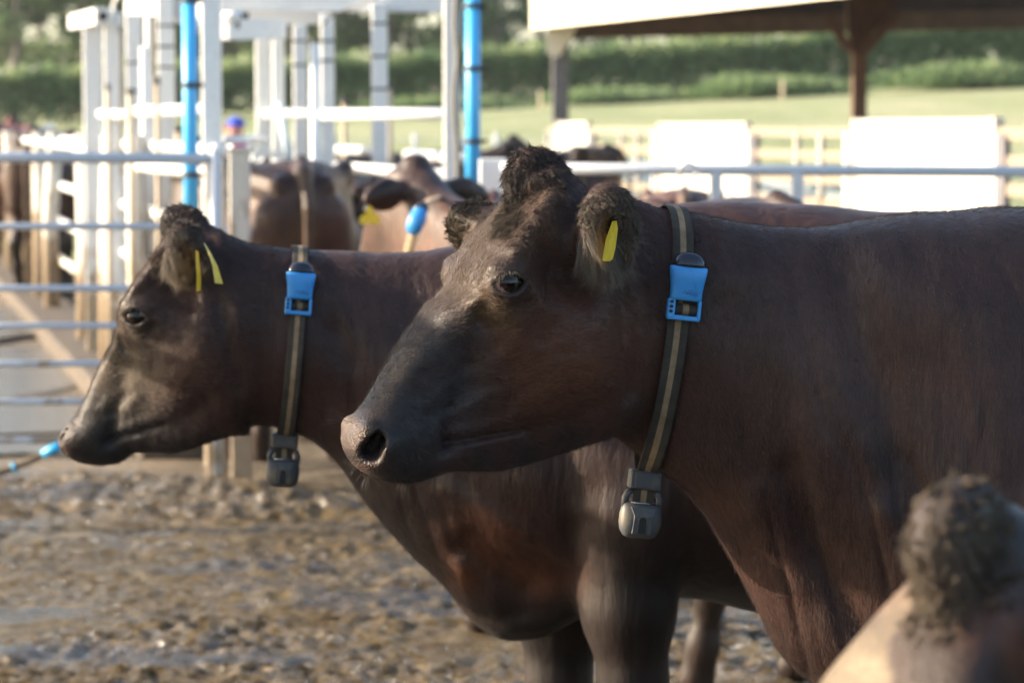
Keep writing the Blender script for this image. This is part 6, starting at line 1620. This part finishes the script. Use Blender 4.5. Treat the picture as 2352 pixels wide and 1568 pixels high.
# ---- blurred cow close to the camera, lower right
def build_near():
    root = empty('cow', (1.3, 2.3, 0), 'brown cow with pale blaze and fuzzy poll, close up in the lower right corner', 'cow')
    HF = Frame(at(2462, 1742, 2.27), R_(36)); BF = Frame((HF.O[0], HF.O[1] + .05, 0), R_(3))
    h0 = H1.O
    x0 = HF.O[0]
    vol = Vol(graded([(x0 - .50, x0 + .14, .0048), (x0 + .14, x0 + 2.75, .016)]), np.arange(1.75, 2.85, .0075), graded([(-.02, .70, .016), (.70, 1.48, .0058)]))
    hN = Relief(head1_out, [(c_[0], c_[1], c_[2] * .80, c_[3]) for c_ in head1_ctl], p=2.1, step=.004); vol.relief(hN, HF, .035)
    out = [(u + 1.15, v) for (u, v) in GEN_OUT if u > -.3]; ctl = [(u + 1.15, v, w_, r_) for (u, v, w_, r_) in GEN_CTL if u > -.3]
    out = [(.10, 1.10), (-.02, 1.16), (-.06, 1.05), (-.04, .90), (.06, .80), (.3, .72)][::-1] + []
    body = [(-.06, 1.12), (.05, 1.20), (.30, 1.26), (.65, 1.34), (1.15, 1.38), (1.45, 1.36), (1.85, 1.35), (2.2, 1.40), (2.45, 1.38), (2.58, 1.25), (2.58, .95), (2.4, .7), (1.9, .56), (1.4, .54), (1.0, .58), (.75, .62), (.5, .72), (.25, .86), (.08, .84), (-.05, .92), (-.09, 1.02)]
    bctl = [(.0, 1.0, .075, .08), (.3, 1.05, .09, .1), (.6, 1.0, .12, .12), (.9, 1.25, .12, .12), (1.1, .9, .22, .15), (1.6, 1.2, .22, .18), (1.6, .9, .34, .2), (1.6, .65, .22, .12), (2.2, 1.3, .25, .12), (2.2, .9, .3, .18), (2.5, 1.1, .16, .1)]
    vol.relief(Relief(body, bctl, step=.008), BF, .03)
    Ph = lambda px, py, w: HF.to_world(*H1.uv(px, py, w), w)
    vol.chain([Ph(1178, 452, .02), Ph(1180, 408, .015), Ph(1200, 372, .01), Ph(1235, 362, .0), Ph(1262, 385, .0), Ph(1282, 430, 0)], [.018, .024, .026, .024, .023, .024], .016)
    vol.chain([Ph(1300, 420, .0), Ph(1330, 445, .02), Ph(1355, 490, .03)], [.030, .034, .034], .03)
    M = np.array([HF.U, [0, 0, 1], HF.L])
    vol.capsule(Ph(1345, 560, .07), Ph(1365, 545, .10), .034, .030, .02); vol.ellip(Ph(1385, 510, .112), [.040, .048, .030], M, .010); vol.chain([Ph(1393, 505, .155), Ph(1405, 560, .145)], [.012, .014], .006, 'sub')
    for (u, w, b_) in ((1.15, .16, 0), (1.2, -.16, 0), (2.35, .16, 1), (2.4, -.16, 1)):
        p = BF.to_world(u, 0, w); vol.chain([np.array([p[0], p[1], z]) for z in (.95, .7, .42, .14)], [.13 if not b_ else .17, .08, .048, .04], .05); vol.capsule([p[0], p[1], .12], [p[0] - .035, p[1], .045], .042, .052, .03)
    V, Q = vol.mesh(2); o = mesh_np('body', V, Q, M_COAT, root); NV = vnormals(V, Q)
    if ((V - V.mean(0)) * NV).sum(1).mean() < 0: NV = -NV; o.data.flip_normals(); Q = Q[:, ::-1]
    hh = lambda x, y, w=0: H1.uv(x, y, w)
    def ex(C, V):
        def bl(wt, c):
            nonlocal C
            wt = np.clip(wt, 0, 1)[:, None]; C = C * (1 - wt) + np.array(c) * wt
        u, v, w_ = HF.loc(V[:, 0], V[:, 1], V[:, 2])
        # blaze along the forehead midline
        def line(a, b, r, edge=.008):
            a = np.array(hh(*a)); b = np.array(hh(*b)); e = b - a; t = np.clip(((u - a[0]) * e[0] + (v - a[1]) * e[1]) / (e @ e), 0, 1)
            return np.hypot(u - a[0] - t * e[0], v - a[1] - t * e[1])
        pa, pb = at(2062, 1325, 2.2), at(1915, 1570, 2.2); e = (pb - pa)[[0, 2]]; t = np.clip(((V[:, 0] - pa[0]) * e[0] + (V[:, 2] - pa[2]) * e[1]) / (e @ e), 0, 1); d = np.hypot(V[:, 0] - pa[0] - t * e[0], V[:, 2] - pa[2] - t * e[1]) + .004 * np.sin(V[:, 2] * 110)
        bl(.85 * sstep(.021, .013, d + .012 * (vnoise(V[:, 0] * 90 + 50, V[:, 2] * 90, 5) - .4)), (.17, .135, .085))
        bl(.7 * np.exp(-((u - hh(1300, 400)[0]) ** 2 + (v - hh(1300, 400)[1]) ** 2) / .05 ** 2), (.05, .058, .068)); bl(.8 * np.exp(-((u - hh(1215, 500)[0]) ** 2 + (v - hh(1215, 500)[1]) ** 2) / .03 ** 2), (.16, .065, .03))
        bl(.6 * np.exp(-((u - hh(1180, 600)[0]) ** 2 + (v - hh(1180, 600)[1]) ** 2) / .03 ** 2), (.07, .05, .035))
        return C
    ex0 = ex
    ex = lambda C, V: ex0(C, V) * (.25 + .75 * (.6 * vnoise(V[:, 0] * 38 + 50, V[:, 2] * 26 + V[:, 1] * 9, 71) + .4 * vnoise(V[:, 0] * 110 + 50, V[:, 2] * 80, 72)))[:, None]
    C = paint(o, V, HF, [(hh(1250, 620, .08), .08, .7, (.045, .026, .020)), (hh(1180, 540, .08), .04, .6, (.06, .042, .03))], nost1, hh(800, 1030), ex)
    eyeball('eye', HF, E1['eye'][0], E1['eye'][1], .066, .0238, (.1, .12), root); eyeball('eye', HF, E1['eye'][0], E1['eye'][1], -.066, .0238, (-.1, .12), root)
    if not FAST:
        wz = np.zeros(len(V))
        for p in [(1178, 452, .02), (1186, 408, .02), (1208, 378, .01), (1240, 375, 0), (1225, 420, .03)]: wz = np.maximum(wz, gauss(V, Ph(*p), .034))
        wz = np.where(wz > .25, wz, 0)
        hair('long_hair', V, Q, NV, wz, 18000, .0062, lambda P, Nn: np.tile(HF.U * -.3 + np.array([0, 0, -.9]), (len(P), 1)), M_FUR, root, rad=.00018, jitter=.35, lift=.3, curl=.5, seg=5, lock=30, color=lambda P, q: np.tile((.075, .055, .036), (len(P), 1)) * rng.uniform(.6, 1.4, (len(P), 1)))
build_near()
# ================================================================== air
hz = MB().box((0, 345, 7.0), (1500, 720, 17.0)).build('haze', None, None); hz['kind'] = 'stuff'
m = bpy.data.materials.new('haze'); m.use_nodes = True; nt = m.node_tree; nt.nodes.clear()
vo = nt.nodes.new('ShaderNodeVolumePrincipled'); vo.inputs['Color'].default_value = (.92, .95, 1, 1); vo.inputs['Density'].default_value = .0002; vo.inputs['Anisotropy'].default_value = .3
ou = nt.nodes.new('ShaderNodeOutputMaterial'); nt.links.new(vo.outputs[0], ou.inputs['Volume']); hz.data.materials.append(m)
# ================================================================== light
SUN = Vector((-.91, .07, .335)).normalized()
w = bpy.data.worlds.new('World'); scene.world = w; w.use_nodes = True
nt = w.node_tree; bg = nt.nodes['Background']
sky = nt.nodes.new('ShaderNodeTexSky'); sky.sky_type = 'NISHITA'; sky.sun_disc = False
sky.sun_elevation = math.asin(SUN.z)
sky.sun_rotation = math.atan2(SUN.x, SUN.y)
sky.air_density = 1.0; sky.dust_density = 1.9; sky.ozone_density = 1.0
nt.links.new(sky.outputs[0], bg.inputs[0]); bg.inputs[1].default_value = .13
l = bpy.data.lights.new('sun', 'SUN'); l.energy = 4.6; l.angle = R_(.6); l.color = (1, .87, .68)
lo = bpy.data.objects.new('sun', l); COL.objects.link(lo)
lo.rotation_euler = (-SUN).to_track_quat('-Z', 'Y').to_euler()
lo.location = (-20, 5, 20)
scene.view_settings.view_transform = 'Standard'
scene.view_settings.look = 'None'
scene.view_settings.exposure = 1.65
scene.view_settings.gamma = 1
scene.cycles.max_bounces = 6
scene.cycles.use_adaptive_sampling = True
scene.cycles.adaptive_threshold = .01
try: scene.cycles.use_denoising = True
except Exception: pass
